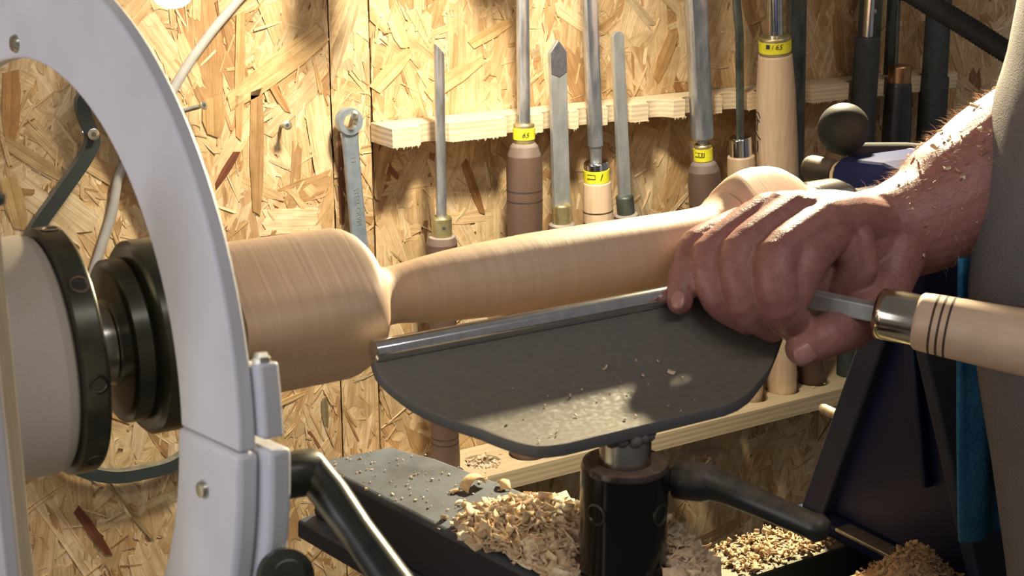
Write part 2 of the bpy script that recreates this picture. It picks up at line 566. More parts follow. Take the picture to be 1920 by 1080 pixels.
def wrapped_text(s, size, axis_xy, r, z, ang, shear=0.0, squeeze=1.0):
    """letters lying on a vertical cylinder; ang = direction they face"""
    vs, fs = text_mesh(s, size, shear)
    out = []
    for v in vs:
        t = ang + v.x * squeeze / r
        out.append((axis_xy[0] + math.cos(t) * r, axis_xy[1] + math.sin(t) * r, z + v.y))
    return out, fs


# ------------------------------------------------------------------ setting: floor and OSB wall
WALL_Y = 1.042
struct(MB().box((-3, -3, -0.1), (4, 1.3, 0.0)).build('floor', 'concrete', smooth=0))
wall = struct(MB().box((-3, WALL_Y + 0.022, 0.0), (4, WALL_Y + 0.12, 2.6)).build('wall_back', 'osb_core', smooth=0))
X_A, X_B = 0.4895, 0.5248          # the two board joints beside the wrench
for a, b, dy in ((-3, X_A - 0.0006, 0.0), (X_A + 0.0006, X_B - 0.0008, 0.0006), (X_B + 0.0008, 4, 0.0)):
    p = MB().box((a, WALL_Y + 0.0005 + dy, 0.0), (b, WALL_Y + 0.022, 2.6)).build('panel', 'osb_core', wall, smooth=0, bevel=0.0006)


def strands(name, x0, x1, z0, z1, n_big, n_small, seed, parent):
    rng = np.random.default_rng(seed)
    V, Fc, UVs, T, nv = [], [], [], [], 0
    pal = np.array([(0.69, 0.535, 0.33), (0.64, 0.48, 0.28), (0.585, 0.42, 0.23), (0.53, 0.355, 0.18), (0.73, 0.585, 0.385), (0.45, 0.28, 0.135), (0.28, 0.14, 0.065), (0.48, 0.385, 0.25)])
    pw = np.array([0.24, 0.26, 0.18, 0.11, 0.12, 0.055, 0.012, 0.023])
    pw /= pw.sum()
    n = n_big + n_small
    area = (x1 - x0) * (z1 - z0)
    for i in range(n):
        big = i < n_big
        cx, cz = rng.uniform(x0, x1), rng.uniform(z0, z1)
        if big:
            L = np.clip(rng.lognormal(np.log(0.066), 0.45), 0.02, 0.14)
            W = np.clip(rng.lognormal(np.log(0.0135), 0.55), 0.003, 0.034)
        else:
            L = np.clip(rng.lognormal(np.log(0.016), 0.5), 0.005, 0.04)
            W = np.clip(rng.lognormal(np.log(0.0018), 0.5), 0.0006, 0.005)
        a = rng.normal(PI / 2, 0.42) if rng.random() < 0.55 else rng.uniform(0, PI)
        ca, sa = math.cos(a), math.sin(a)
        hl, hw = L / 2, W / 2
        j = lambda s: rng.uniform(-s, s)
        e = min(W, 0.012)
        loc = [(-hl, -hw * rng.uniform(.6, 1)), (-hl * .3, -hw * rng.uniform(.85, 1.1)), (hl * .35, -hw * rng.uniform(.8, 1.1)), (hl + j(.3) * e, -hw * rng.uniform(.75, 1)),
               (hl - rng.uniform(0, .8) * e, -hw * .35), (hl + j(.4) * e, hw * .05), (hl - rng.uniform(-.2, .9) * e, hw * .5), (hl + j(.5) * e, hw * rng.uniform(.7, 1)),
               (hl * .3, hw * rng.uniform(.8, 1.1)), (-hl * .35, hw * rng.uniform(.85, 1.1)), (-hl + j(.5) * e, hw * rng.uniform(.7, 1)), (-hl + rng.uniform(0, .9) * e, hw * .4), (-hl + j(.4) * e, -hw * .1)]
        nl = len(loc)
        if big:
            h = rng.uniform(0.0, 0.0013)
            th = 0.0009
            tx, tz = rng.normal(0, 0.006), rng.normal(0, 0.010)
        else:
            h = rng.uniform(0.0011, 0.0019)
            th = 0.0011
            tx, tz = rng.normal(0, 0.03), rng.normal(0, 0.09)
        bend = rng.normal(0, 0.0004)
        u0, v0 = rng.uniform(0, 20), rng.uniform(0, 20)
        top = []
        for (l, q) in loc:
            x = cx + l * ca - q * sa
            z = cz + l * sa + q * ca
            x = min(max(x, x0), x1)
            y = WALL_Y - h - l * tx - q * tz - bend * (1 - (l / hl) ** 2)
            top.append((x, y, z))
        V += top + [(x, y + th, z) for x, y, z in top]
        fs = [tuple(range(nl))] + [(k, nl + k, nl + (k + 1) % nl, (k + 1) % nl) for k in range(nl)]
        c = pal[rng.choice(len(pal), p=pw)] * rng.uniform(0.9, 1.1)
        for f in fs:
            Fc.append(tuple(nv + k for k in f))
            for k in f:
                l, q = loc[k % nl]
                UVs += [u0 + l, v0 + q]
        T += [(*c, 1.0)] * (2 * nl)
        nv += 2 * nl
    me = bpy.data.meshes.new(name)
    me.from_pydata(V, [], Fc)
    uv = me.uv_layers.new(name='UVMap')
    uv.data.foreach_set('uv', np.array(UVs, dtype=np.float32))
    at = me.color_attributes.new('tint', 'FLOAT_COLOR', 'POINT')
    at.data.foreach_set('color', np.array(T, dtype=np.float32).ravel())
    me.update()
    o = link(name, me, 'strand', parent, smooth=0)
    o['kind'] = 'stuff'
    return o


Z0, Z1 = 0.72, 1.62
strands('strands', -0.05, X_A - 0.0005, Z0, Z1, 3000, 2900, 3, wall)
strands('strands', X_A + 0.0005, X_B - 0.0008, Z0, Z1, 330, 280, 5, wall)
strands('strands', X_B + 0.0008, 1.75, Z0, Z1, 6200, 4200, 7, wall)


def big_strand(px0, py0, px1, py1, wd, col, lift=0.0022):
    a, b = on_y(px0, py0, WALL_Y - lift), on_y(px1, py1, WALL_Y - lift)
    d = (b - a).normalized()
    q = Vector((-d.z, 0, d.x)) * wd / 2
    k = (b - a).length
    pts = [a + q * .7, a + d * k * .3 + q, a + d * k * .75 + q * .9, b + q * .5 + d * .002, b - q * .6 - d * .002, a + d * k * .6 - q, a + d * k * .25 - q * .95, a - q * .9 + d * .003]
    m = MB().prism(pts, (0, 0.0018, 0))
    o = m.build('strand', 'strand', wall, smooth=0)
    at = o.data.color_attributes.new('tint', 'FLOAT_COLOR', 'POINT')
    at.data.foreach_set('color', np.array([(*col, 1.0)] * len(o.data.vertices), dtype=np.float32).ravel())
    uv = o.data.uv_layers.new(name='UVMap')
    dat = []
    for lp in o.data.loops:
        p = o.data.vertices[lp.vertex_index].co - a
        dat += [p.dot(d), p.dot(q.normalized())]
    uv.data.foreach_set('uv', np.array(dat, dtype=np.float32))


for s in ((447, 282, 405, 350, 0.0062, (0.17, 0.06, 0.03)), (142, 952, 205, 1040, 0.0075, (0.16, 0.06, 0.028)),
          (482, 165, 482, 400, 0.0115, (0.40, 0.25, 0.115)), (610, 60, 430, 195, 0.020, (0.70, 0.50, 0.26)),
          (452, 20, 448, 260, 0.008, (0.58, 0.36, 0.17)), (505, 150, 540, 210, 0.006, (0.46, 0.26, 0.11)),
          (400, 180, 402, 255, 0.018, (0.50, 0.33, 0.15)), (5, 262, 120, 335, 0.010, (0.46, 0.33, 0.17)),
          (22, 130, 20, 260, 0.013, (0.44, 0.25, 0.10)), (15, 330, 40, 430, 0.014, (0.55, 0.38, 0.18)),
          (200, 905, 285, 1010, 0.0035, (0.40, 0.30, 0.16)), (800, 180, 905, 110, 0.014, (0.66, 0.47, 0.25)),
          (540, 560, 545, 690, 0.012, (0.50, 0.31, 0.14)), (608, 745, 612, 800, 0.006, (0.22, 0.18, 0.10)),
          (520, 760, 575, 735, 0.0045, (0.60, 0.42, 0.20)), (640, 240, 642, 420, 0.006, (0.22, 0.09, 0.045)),
          (735, 30, 760, 90, 0.012, (0.72, 0.53, 0.29)), (870, 300, 905, 400, 0.008, (0.30, 0.15, 0.06)),
          (700, 170, 770, 95, 0.013, (0.70, 0.50, 0.27)), (880, 85, 960, 40, 0.010, (0.60, 0.42, 0.2)),
          (1570, 20, 1575, 130, 0.014, (0.42, 0.27, 0.12)), (1265, 60, 1230, 150, 0.014, (0.48, 0.30, 0.13))):
    big_strand(*s)

# ------------------------------------------------------------------ pine racks
TOOLX = [0.562, 0.642, 0.679, 0.714, 0.744, 0.789, 0.833, 0.874, 0.917, 0.954, 1.030, 1.076, 1.127]
t = thing('tool_rack', 'scalloped pine strip screwed to the wall with the turning tools leaning in its notches', 'rack', (0.523, WALL_Y, 1.245))
outer = [(0.523, WALL_Y - 0.0022), (0.523, 1.002)]
rr = random.Random(4)
for i, x in enumerate(TOOLX):
    r = 0.0135 + rr.uniform(-0.0015, 0.002)
    if i in (6, 8):
        r = 0.0165
    cy = 1.0035
    for k in range(0, 13):
        a = PI - PI * k / 12
        outer.append((x + r * math.cos(a), cy + r * 0.95 * math.sin(a)))
outer += [(1.165, 1.002), (1.165, WALL_Y - 0.0022)]
me = plate_with_holes(outer, [], 1.2445, 1.2602)
for v in me.vertices:
    v.co -= Vector((0.523, WALL_Y, 1.245))
link('batten', me, 'pine', t, smooth=30, bevel=0.0006)
# torn fibres left by the saw under each tooth of the rack
fb = MB()
prev = 0.523
for x in TOOLX + [1.165]:
    a, b = prev + 0.015, x - 0.015
    if prev == 0.523:
        a = 0.524
    xx = a
    while xx < b:
        ww = rr.uniform(0.0008, 0.003)
        hh = rr.uniform(0.0004, 0.0026)
        fb.prism([(xx, 1.0022, 1.2448), (xx + ww, 1.0022, 1.2448), (xx + ww * .6, 1.003, 1.2448 - hh)], (0, 0.0012, 0))
        xx += ww * rr.uniform(0.9, 1.8)
    prev = x
fb.build('torn_fibre', 'pine', t, smooth=0)['kind'] = 'stuff'
MB().lathe((0.5475, 1.0105, 1.2545), (0, -1, 0), [(0, 0.0022), (0.0008, 0.0034), (0.0012, 0.003)], 14).build('screw', 'dark_steel', t)

SH = 0.961
t = thing('tool_shelf', 'pale pine shelf drilled with round holes holding the tool handle ends', 'shelf', (0.55, WALL_Y, 0.945))
HOLES = [(0.567, 1.004, 0.0165), (0.606, 1.006, 0.0165), (0.649, 1.001, 0.0168), (0.696, 1.003, 0.0165), (0.738, 1.004, 0.0165), (0.782, 1.004, 0.0165), (0.822, 1.002, 0.0165), (0.866, 1.004, 0.0165), (0.912, 1.006, 0.0168), (0.953, 1.006, 0.0168), (0.996, 1.008, 0.0165)]
me = plate_with_holes([(0.50, 0.976), (1.26, 0.976), (1.26, WALL_Y - 0.0022), (0.50, WALL_Y - 0.0022)],
                      [[(x + r * math.cos(2 * PI * k / 36), y + r * math.sin(2 * PI * k / 36)) for k in range(36)] for x, y, r in HOLES], 0.9445, SH)
for v in me.vertices:
    v.co -= ORG[t.name]
link('board', me, 'plank', t, smooth=30, bevel=0.0007)
MB().box((0.49, 0.9755, 0.9325), (1.26, WALL_Y - 0.0022, 0.9440)).build('bottom_board', 'plank', t, smooth=0, bevel=0.0008) if False else None
for x in (0.62, 0.88, 1.15):
    MB().prism([(x, WALL_Y - 0.0022, 0.9443), (x, 1.0, 0.9443), (x, WALL_Y - 0.0022, 0.91)], (0.012, 0, 0)).build('bracket', 'plank', t, smooth=0, bevel=0.0006)


# ------------------------------------------------------------------ turning tools in the rack
def tool(name, label, x_top, z_top, x_f, z_f, x_b, z_b, y_b=None, y_f=0.9985):
    """frame of a tool leaning in the rack: returns root, ferrule point and axis (pointing up)"""
    yb = 1.003 if y_b is None else y_b
    base = Vector((x_b, yb, z_b))
    top = Vector((x_f, y_f, z_f))
    root = thing(name, label, 'tool', base, 'turning tools standing in the pine rack')
    return root, base, top, (top - base).normalized()


def handle(root, base, top, prof, material, grooves=(), part='handle'):
    d = (base - top).normalized()
    L = (base - top).length
    # prof in fractions from the ferrule (0) to the butt (1)
    pr = [(s * L, r) for s, r in prof]
    o = MB().lathe(top, d, pr, 28).build(part, material, root)
    for g in grooves:
        s = g * L
        # radius there
        r = np.interp(s, [p[0] for p in pr], [p[1] for p in pr])
        MB().lathe(top, d, [(s - 0.0006, r - 0.001), (s - 0.0006, r + 0.00012), (s + 0.0006, r + 0.00012), (s + 0.0006, r - 0.001)], 28).build('groove', 'groove', o)
    return o


def ferrule(root, top, d, h, r, material, lip=0.0):
    return MB().lathe(top, d, [(-0.001, r * .96), (0, r), (h - 0.0012, r), (h, r - 0.0010), (h, 0.002)], 28).build('ferrule', material, root)


def tape(root, top, d, s0, s1, r, texts=(), box=None):
    tp = MB().lathe(top, d, [(s0, r - 0.0005), (s0, r), (s1, r), (s1, r - 0.0005)], 32).build('tape', 'tape', root)
    c = top + d * ((s0 + s1) / 2)
    face = math.atan2(EYE.y - c.y, EYE.x - c.x)
    m = MB()
    for s, size, off, dz, sh in texts:
        vs, fs = wrapped_text(s, size, (c.x, c.y), r + 0.0006, c.z + dz, face + off, sh)
        m.add(vs, fs)
    if box:
        a0, a1, h = box
        for zz in (-h, h):
            pts = [(c.x + math.cos(face + a) * (r + .0002), c.y + math.sin(face + a) * (r + .0002), c.z + zz) for a in np.linspace(a0, a1, 10)]
            m.tube(pts, 0.0003, 5)
        for a in (a1,):
            m.tube([(c.x + math.cos(face + a) * (r + .0002), c.y + math.sin(face + a) * (r + .0002), c.z + zz) for zz in (-h, h)], 0.0003, 5)
    if m.v:
        m.build('lettering', 'ink', tp, smooth=0)
    return tp


def rod(root, top, d, L, r, material, tip='bevel', flute=False, part='blade', r_end=None):
    """round tool steel rising from the ferrule; bevelled or fluted"""
    seg = 20
    u = Vector((0, -1, 0))
    u = (u - d * u.dot(d)).normalized()
    q = d.cross(u)
    rings = []
    steps = [-0.004, 0.0, L * .3, L * .6, L * .9, L - 0.010, L - 0.006, L - 0.003, L]
    for s in steps:
        ring = []
        for i in range(seg):
            a = 2 * PI * i / seg
            cu, cq = math.cos(a), math.sin(a)
            k = 1.0
            if flute and s > 0.03 and cu > 0.55:
                k = 1.0 - 0.75 * (cu - 0.55) / 0.45
            sx = s
            if tip == 'bevel' and s > L - 0.012:
                # slanted end: front side lower, right side lower
                sx = s - (cq * 0.5 + 0.5) * 0.010 * (s - (L - 0.012)) / 0.012
            ring.append(top + d * sx + u * r * cu * k + q * r * cq)
        rings.append(ring)
    return MB().rings(rings).build(part, material, root, smooth=50)


def bar(root, top, d, L, wd, th, material, tip, lean=(0, 0), part='blade', yaw=0.0, thick_tip=None):
    """flat tool steel: outline in the plane facing the room"""
    side = Vector((math.cos(yaw), math.sin(yaw), 0))
    side = (side - d * side.dot(d)).normalized()
    nrm = side.cross(d).normalized()
    h = wd / 2
    if tip == 'point':
        prof = [(-h, -0.004), (h, -0.004), (h, L - 0.0095), (0.0004, L), (-h, L - 0.0095)]
    elif tip == 'round':
        prof = [(-h, -0.004), (h, -0.004), (h, L - h * .9)] + [(h * math.cos(a), L - h * .9 + h * .9 * math.sin(a)) for a in np.linspace(0.2, PI - 0.2, 9)] + [(-h, L - h * .9)]
    else:
        prof = [(-h, -0.004), (h, -0.004), (h, L), (-h, L)]
    P = [top + side * x + d * s + Vector((lean[0], lean[1], 0)) * s - nrm * th / 2 for x, s in prof]
    return MB().prism(P, nrm * th).build(part, material, root, smooth=0, bevel=0.0003)


Zs = SH
# 1 slim round bar gouge, dusty walnut handle with rings near its butt
r_, b_, f_, d_ = tool('turning_gouge', 'slim round gouge with brass ferrule and dusty dark handle, leftmost tool in the rack', .561, 1.325, .564, 1.170, .5675, 0.9600, 1.004)
handle(r_, b_, f_, [(0, 0.0090), (0.004, 0.0108), (0.03, 0.0125), (0.08, 0.0128), (0.25, 0.0115), (0.5, 0.0105), (0.72, 0.0112), (0.85, 0.0118), (0.92, 0.0126), (0.985, 0.0125), (1, 0.011)], 'walnut', (0.835, 0.86))
fo = ferrule(r_, f_, d_, 0.016, 0.0083, 'brass')
MB().lathe(f_ + d_ * 0.008 + Vector((-0.30, -0.95, 0)) * 0.0079, (-0.30, -0.95, 0), [(0, 0.0016), (0.0004, 0.0016), (0.0005, 0.0004)], 10).build('punch_mark', 'dark_steel', fo)
rod(r_, f_ + d_ * 0.016, d_, 0.139, 0.0042, 'steel')

# 2 long round gouge, yellow tape 65
r_, b_, f_, d_ = tool('bowl_gouge', 'round steel gouge with yellow tape marked 65 above a thick dusty brown handle', .640, 1.36, .643, 1.2385, .649, 0.9480, 1.001)
handle(r_, b_, f_, [(0, 0.0092), (0.008, 0.0115), (0.035, 0.0142), (0.08, 0.0152), (0.2, 0.0150), (0.5, 0.0135), (0.75, 0.0132), (0.95, 0.0148), (0.99, 0.0140), (1, 0.012)], 'walnut', (0.135, 0.165))
ferrule(r_, f_, d_, 0.0165, 0.0088, 'brass')
tape(r_, f_, d_, 0.0035, 0.0130, 0.0092, [('65', 0.0062, 0.12, -0.0005, 0.3)])
rod(r_, f_ + d_ * 0.0165, d_, 0.27, 0.0054, 'steel')

# 3 pointed flat scraper
r_, b_, f_, d_ = tool('pointed_scraper', 'flat steel scraper ground to a diamond point with brass ferrule', .677, 1.322, .6815, 1.166, .694, 0.952, 1.003)
handle(r_, b_, f_, [(0, 0.0090), (0.006, 0.0112), (0.03, 0.0125), (0.25, 0.0125), (0.6, 0.0115), (0.95, 0.0125), (1, 0.0105)], 'walnut')
ferrule(r_, f_, d_, 0.0165, 0.0083, 'brass')
bl = bar(r_, f_ + d_ * 0.0165, d_, 0.139, 0.0158, 0.0042, 'flat_steel', 'point')
nrm_ = Vector((0, -1, 0))
tp_ = f_ + d_ * 0.0165 + nrm_ * 0.0020
hw_ = 0.0076
MB().prism([tp_ + Vector((x, 0, 0)) + d_ * q for x, q in ((-hw_, 0.112), (0.0, 0.109), (hw_, 0.113), (hw_, 0.1290), (0.0004, 0.1385), (-hw_, 0.1290))], nrm_ * 0.0007).build('ground_tip', 'tip_steel', bl, smooth=0)

# 4 fluted spindle gouge, chrome ferrule, tape, pale ringed handle
r_, b_, f_, d_ = tool('spindle_gouge', 'deep fluted gouge with chrome ferrule, yellow tape and pale handle with three burnt rings', .711, 1.36, .7175, 1.198, .738, 0.952, 1.004)
handle(r_, b_, f_, [(0, 0.0112), (0.004, 0.0121), (0.05, 0.0128), (0.2, 0.0134), (0.5, 0.0125), (0.9, 0.0135), (0.985, 0.0125), (1, 0.0105)], 'beech', (0.105, 0.145, 0.185))
ferrule(r_, f_, d_, 0.0175, 0.0108, 'chrome')
tape(r_, f_, d_, 0.0005, 0.0108, 0.0112, [('1', 0.0080, 0.30, -0.0002, 0.35)], box=(-0.75, -0.10, 0.0017))
nk = f_ + d_ * 0.0175
MB().lathe(nk, d_, [(-0.002, 0.0050), (0.006, 0.0050), (0.012, 0.0056), (0.018, 0.0064), (0.020, 0.0066)], 20).build('shank', 'steel', r_)
rod(r_, nk + d_ * 0.018, d_, 0.25, 0.0066, 'steel', flute=True)

# 5 round nosed flat scraper leaning left
r_, b_, f_, d_ = tool('round_nose_scraper', 'narrow flat scraper with rounded nose leaning left beside the fluted gouge', .737, 1.324, .7495, 1.166, .782, 0.952, 1.004)
handle(r_, b_, f_, [(0, 0.0085), (0.006, 0.0105), (0.03, 0.0118), (0.3, 0.012), (0.95, 0.0125), (1, 0.0105)], 'walnut')
ferrule(r_, f_, d_, 0.0165, 0.0078, 'dark_steel')
dd = Vector((-0.0115, 0, 0.141)).normalized()
bar(r_, f_ + d_ * 0.0165, dd, 0.143, 0.0112, 0.0045, 'flat_steel', 'round', part='blade')

# 6 thick roughing gouge
r_, b_, f_, d_ = tool('thick_gouge', 'thick polished round gouge, yellow tape with boxed letters, dusty grey-brown handle', .828, 1.36, .835, 1.204, .866, 0.952, 1.004)
handle(r_, b_, f_, [(0, 0.0085), (0.010, 0.0115), (0.035, 0.0140), (0.08, 0.0150), (0.3, 0.0145), (0.6, 0.0130), (0.95, 0.0140), (1, 0.012)], 'walnut', (0.16,))
ferrule(r_, f_, d_, 0.0155, 0.0082, 'brass')
tape(r_, f_, d_, 0.0010, 0.0120, 0.0087, [('R', 0.004, -0.08, 0, 0.0), ('S', 0.004, -0.42, 0, 0.0)], box=(-0.9, 0.12, 0.0018))
nk = f_ + d_ * 0.0155
MB().lathe(nk, d_, [(-0.002, 0.0045), (0.006, 0.0045), (0.009, 0.0088), (0.012, 0.0102)], 22).build('shank', 'steel', r_)
rod(r_, nk + d_ * 0.010, d_, 0.25, 0.0102, 'steel', flute=True)

# 7 thin bent blade, chrome ferrule, pale handle
r_, b_, f_, d_ = tool('bent_parting_tool', 'thin dark bent blade with chrome ferrule standing between the two thick gouges', .861, 1.345, .879, 1.2045, .912, 0.952, 1.006)
handle(r_, b_, f_, [(0, 0.0115), (0.004, 0.0125), (0.05, 0.0130), (0.3, 0.0135), (0.9, 0.0132), (1, 0.0105)], 'beech', (0.09,))
ferrule(r_, f_, d_, 0.0175, 0.0105, 'chrome')
q0 = f_ + d_ * 0.0165
pts = [q0, q0 + Vector((-0.0035, 0, 0.055)), q0 + Vector((-0.007, -0.001, 0.095)), q0 + Vector((-0.0125, -0.002, 0.120)), q0 + Vector((-0.017, -0.004, 0.150))]
MB().tube(pts, [0.0024, 0.0028, 0.0030, 0.0030, 0.0024], 8, flat=0.0045, updir=(0, 1, 0)).build('blade', 'dark_steel', r_)

# 8 large new beech handle with tape and handwriting
r_, b_, f_, d_ = tool('large_gouge', 'bright round gouge on a big pale new handle with handwritten black script', .917, 1.36, on_y(1453.5, 101, 0.982).x, on_y(1453.5, 101, 0.982).z, .953, 0.952, 1.006, 0.982)
handle(r_, b_, f_, [(0, 0.0145), (0.003, 0.0152), (0.10, 0.0176), (0.25, 0.0192), (0.36, 0.0195), (0.55, 0.0180), (0.75, 0.0150), (0.93, 0.0150), (0.985, 0.0140), (1, 0.012)], 'beech')
ferrule(r_, f_, d_, 0.0165, 0.0142, 'brass')
tape(r_, f_, d_, 0.0030, 0.0130, 0.0146, [('65', 0.0066, 0.22, -0.0004, 0.25), ('1', 0.0050, -0.16, -0.0006, 0.3), ('\u25a0', 0.0050, -0.42, -0.0006, 0.0), ('#', 0.0056, -0.42, -0.0004, 0.1)])
rod(r_, f_ + d_ * 0.0165, d_, 0.22, 0.0074, 'bright_steel')
# handwriting strokes on the left flank of the handle
hw = MB()
for st in ([(1417, 208), (1422, 212), (1425, 222)], [(1418, 217), (1421, 224), (1424, 229)], [(1419, 224), (1420, 231), (1419, 238), (1420, 245)],
           [(1417, 247), (1420, 254), (1426, 262)], [(1420, 264), (1421, 275), (1420, 285)]):
    pts = []
    for px, py in st:
        # meet the handle surface
        c0 = on_y(px, py, 0.965)
        s = (f_.z - c0.z) / (f_.z - b_.z)
        ax = f_ + (b_ - f_) * s
        rad = np.interp(s, [0, .1, .25, .36, .55], [.0150, .0176, .0192, .0195, .0180]) + 0.0001
        vd = (c0 - EYE).normalized()
        o2 = Vector((EYE.x - ax.x, EYE.y - ax.y))
        dv = Vector((vd.x, vd.y))
        A, B, Cc = dv.dot(dv), 2 * o2.dot(dv), o2.dot(o2) - rad * rad
        disc = B * B - 4 * A * Cc
        if disc <= 0:
            continue
        tt = (-B - math.sqrt(disc)) / (2 * A)
        pts.append(EYE + vd * tt)
    if len(pts) > 1:
        hw.tube(pts, 0.0005, 5)
if hw.v:
    hw.build('handwriting', 'ink', r_)['kind'] = 'stuff'

# 9 wide dusty dark bar tool
r_, b_, f_, d_ = tool('wide_scraper', 'wide dusty black steel bar scraper standing behind the big pale handle', .943, 1.36, .952, 1.13, .996, 0.952, 1.008)
handle(r_, b_, f_, [(0, 0.0110), (0.02, 0.0130), (0.3, 0.0135), (0.95, 0.0125), (1, 0.0105)], 'walnut')
ferrule(r_, f_, d_, 0.016, 0.0120, 'dark_steel')
dd = Vector((-0.010, 0.0, 0.2)).normalized()
bar(r_, f_ + d_ * 0.014 + Vector((0.004, 0.006, 0)), dd, 0.27, 0.0200, 0.0060, 'dark_steel', 'flat', yaw=0.0)

# 10 foam grip tool
r_, b_, f_, d_ = tool('foam_grip_gouge', 'bright steel shaft in a thick dark grey foam grip right of the ball knob', 1.030, 1.36, 1.031, 1.303, 1.04, 0.9615, 1.004)
handle(r_, b_, f_, [(0, 0.0112), (0.004, 0.0122), (0.3, 0.0122), (0.9, 0.0124), (1, 0.0115)], 'grip', part='grip')
rod(r_, f_ - d_ * 0.004, d_, 0.20, 0.0050, 'bright_steel')
bp = bar(r_, f_ + Vector((0.017, 0.014, -0.06)), d_, 0.26, 0.0255, 0.006, 'dark_steel', 'flat', part='backing_blade')
MB().lathe(f_ + Vector((0.0150, 0.0103, 0.0225)), (0, -1, 0), [(0, 0.0028), (0.0035, 0.0028), (0.0042, 0.0018)], 12).build('rivet', 'zinc', bp)

# 11 slim rod with copper ferrule and black handle
r_, b_, f_, d_ = tool('hook_tool', 'slim dark rod with copper ferrule in a black turned handle', 1.067, 1.36, 1.078, 1.257, 1.09, 0.9615, 1.004)
handle(r_, b_, f_, [(0, 0.0112), (0.01, 0.0122), (0.12, 0.0138), (0.4, 0.0140), (0.9, 0.0130), (1, 0.011)], 'dark_wood')
ferrule(r_, f_, d_, 0.0165, 0.0112, 'copper')
rod(r_, f_ + d_ * 0.0155 + Vector((-0.006, 0, 0)), (d_ + Vector((-0.02, 0, 0))).normalized(), 0.2, 0.0022, 'dark_steel', tip=None)
bar(r_, f_ + Vector((0.0, 0.013, 0.01)), d_, 0.2, 0.013, 0.005, 'dark_steel', 'flat', part='backing_blade')

# 12 long grey stepped grip
r_, b_, f_, d_ = tool('stepped_grip_tool', 'dark grey stepped tubular handle, rightmost tool in the rack', 1.121, 1.36, 1.1275, 1.259, 1.14, 0.9615, 1.004)
handle(r_, b_, f_, [(0, 0.0130), (0.004, 0.0143), (0.3, 0.0143), (0.95, 0.0143), (1, 0.0125)], 'grip', part='grip')
MB().lathe(f_, d_, [(-0.003, 0.0126), (0.075, 0.0122), (0.077, 0.0110)], 26).build('sleeve', 'grip', r_)
rod(r_, f_ + d_ * 0.074, d_, 0.14, 0.0065, 'dark_steel')

# handle ends standing in holes whose tools the hand hides
for x, y, lab, m_ in ((0.822, 1.002, 'round brown handle butt standing in the shelf right of the tool post', 'walnut'),):
    pass

# ------------------------------------------------------------------ small things on the wall
def wood_screw(px, py, head_px, head_py, y_head, label, r=0.0016, hr=0.0036, name='screw', group=None):
    a = on_y(px, py, WALL_Y + 0.004)
    b = on_y(head_px, head_py, y_head)
    d = (b - a).normalized()
    L = (b - a).length
    root = thing(name, label, 'screw', a, group)
    prof = []
    k = 0
    s = 0
    while s < L - 0.004:
        prof.append((s, r * (1.0 if k % 2 else 0.78)))
        s += 0.0006
        k += 1
    prof.append((L - 0.003, r))
    MB().lathe(a, d, prof, 12).build('shank', 'zinc', root)
    MB().lathe(a, d, [(L - 0.003, r), (L - 0.0006, hr * .95), (L, hr), (L + 0.0002, hr * .9)], 18).build('head', 'zinc', root)
    MB().lathe(b + d * 0.0002, d, [(0, hr * .45), (0.0003, hr * .42)], 6).build('recess', 'dark_steel', root)


wood_screw(522, 237, 539, 235, 1.026, 'small silver screw standing half out of the wall left of the wrench')
wood_screw(330, 212, 383, 197, 1.024, 'long screw sticking out of the wall beside the white ring rim', r=0.0019, hr=0.0036)
wood_screw(155, 246, 176, 252, 1.018, 'yellowish screw from which the black drive belt hangs', r=0.0024, hr=0.0042)

# drive belt
loop = [(172, 256), (160, 292), (110, 365), (60, 440), (30, 540), (35, 680), (75, 800), (130, 868), (200, 891), (270, 884), (335, 862), (390, 800), (395, 690), (365, 560), (318, 420), (255, 290), (205, 205), (172, 176), (153, 190), (158, 222)]
pts = [on_y(x, y, 1.0278) for x, y in loop]
sm = []
n = len(pts)
for i in range(n):
    p0, p1, p2, p3 = pts[i - 1], pts[i], pts[(i + 1) % n], pts[(i + 2) % n]
    for k in range(4):
        u = k / 4
        sm.append(0.5 * ((2 * p1) + (p2 - p0) * u + (2 * p0 - 5 * p1 + 4 * p2 - p3) * u * u + (3 * p1 - p0 - 3 * p2 + p3) * u ** 3))
mb = MB()
rings = []
for i, p in enumerate(sm):
    t_ = (sm[(i + 1) % len(sm)] - sm[i - 1]).normalized()
    q = Vector((0, 1, 0)).cross(t_).normalized()
    hw_, hd_ = 0.0047, 0.0052
    rings.append([p + q * a * hw_ + Vector((0, 1, 0)) * b * hd_ for a, b in ((-1, -1), (1, -1), (0.8, 1), (-0.8, 1))])
mb.rings(rings + [rings[0]], cap=False)
tag(mb.build('drive_belt', 'rubber', smooth=35), 'black drive belt hanging in a loop on the wall behind the headstock', 'belt')

# cables
def cable(name, px, y, r, material, label):
    pts = [on_y(a, b, yy) for (a, b), yy in zip(px, y if isinstance(y, (list, tuple)) else [y] * len(px))]
    sm = []
    n = len(pts)
    for i in range(n - 1):
        p0, p1, p2, p3 = pts[max(i - 1, 0)], pts[i], pts[i + 1], pts[min(i + 2, n - 1)]
        for k in range(6):
            u = k / 6
            sm.append(0.5 * ((2 * p1) + (p2 - p0) * u + (2 * p0 - 5 * p1 + 4 * p2 - p3) * u * u + (3 * p1 - p0 - 3 * p2 + p3) * u ** 3))
    sm.append(pts[-1])
    return tag(MB().tube(sm, r, 10).build(name, material), label, 'cable')


cable('cable', [(560, -150), (500, -60), (447, 0), (395, 62), (352, 122), (325, 168), (285, 240), (240, 300), (222, 335), (210, 400), (188, 470), (170, 530), (150, 640), (140, 760)], 1.0370, 0.0036, 'cable_white', 'white cable hanging down the wall and passing behind the white ring')

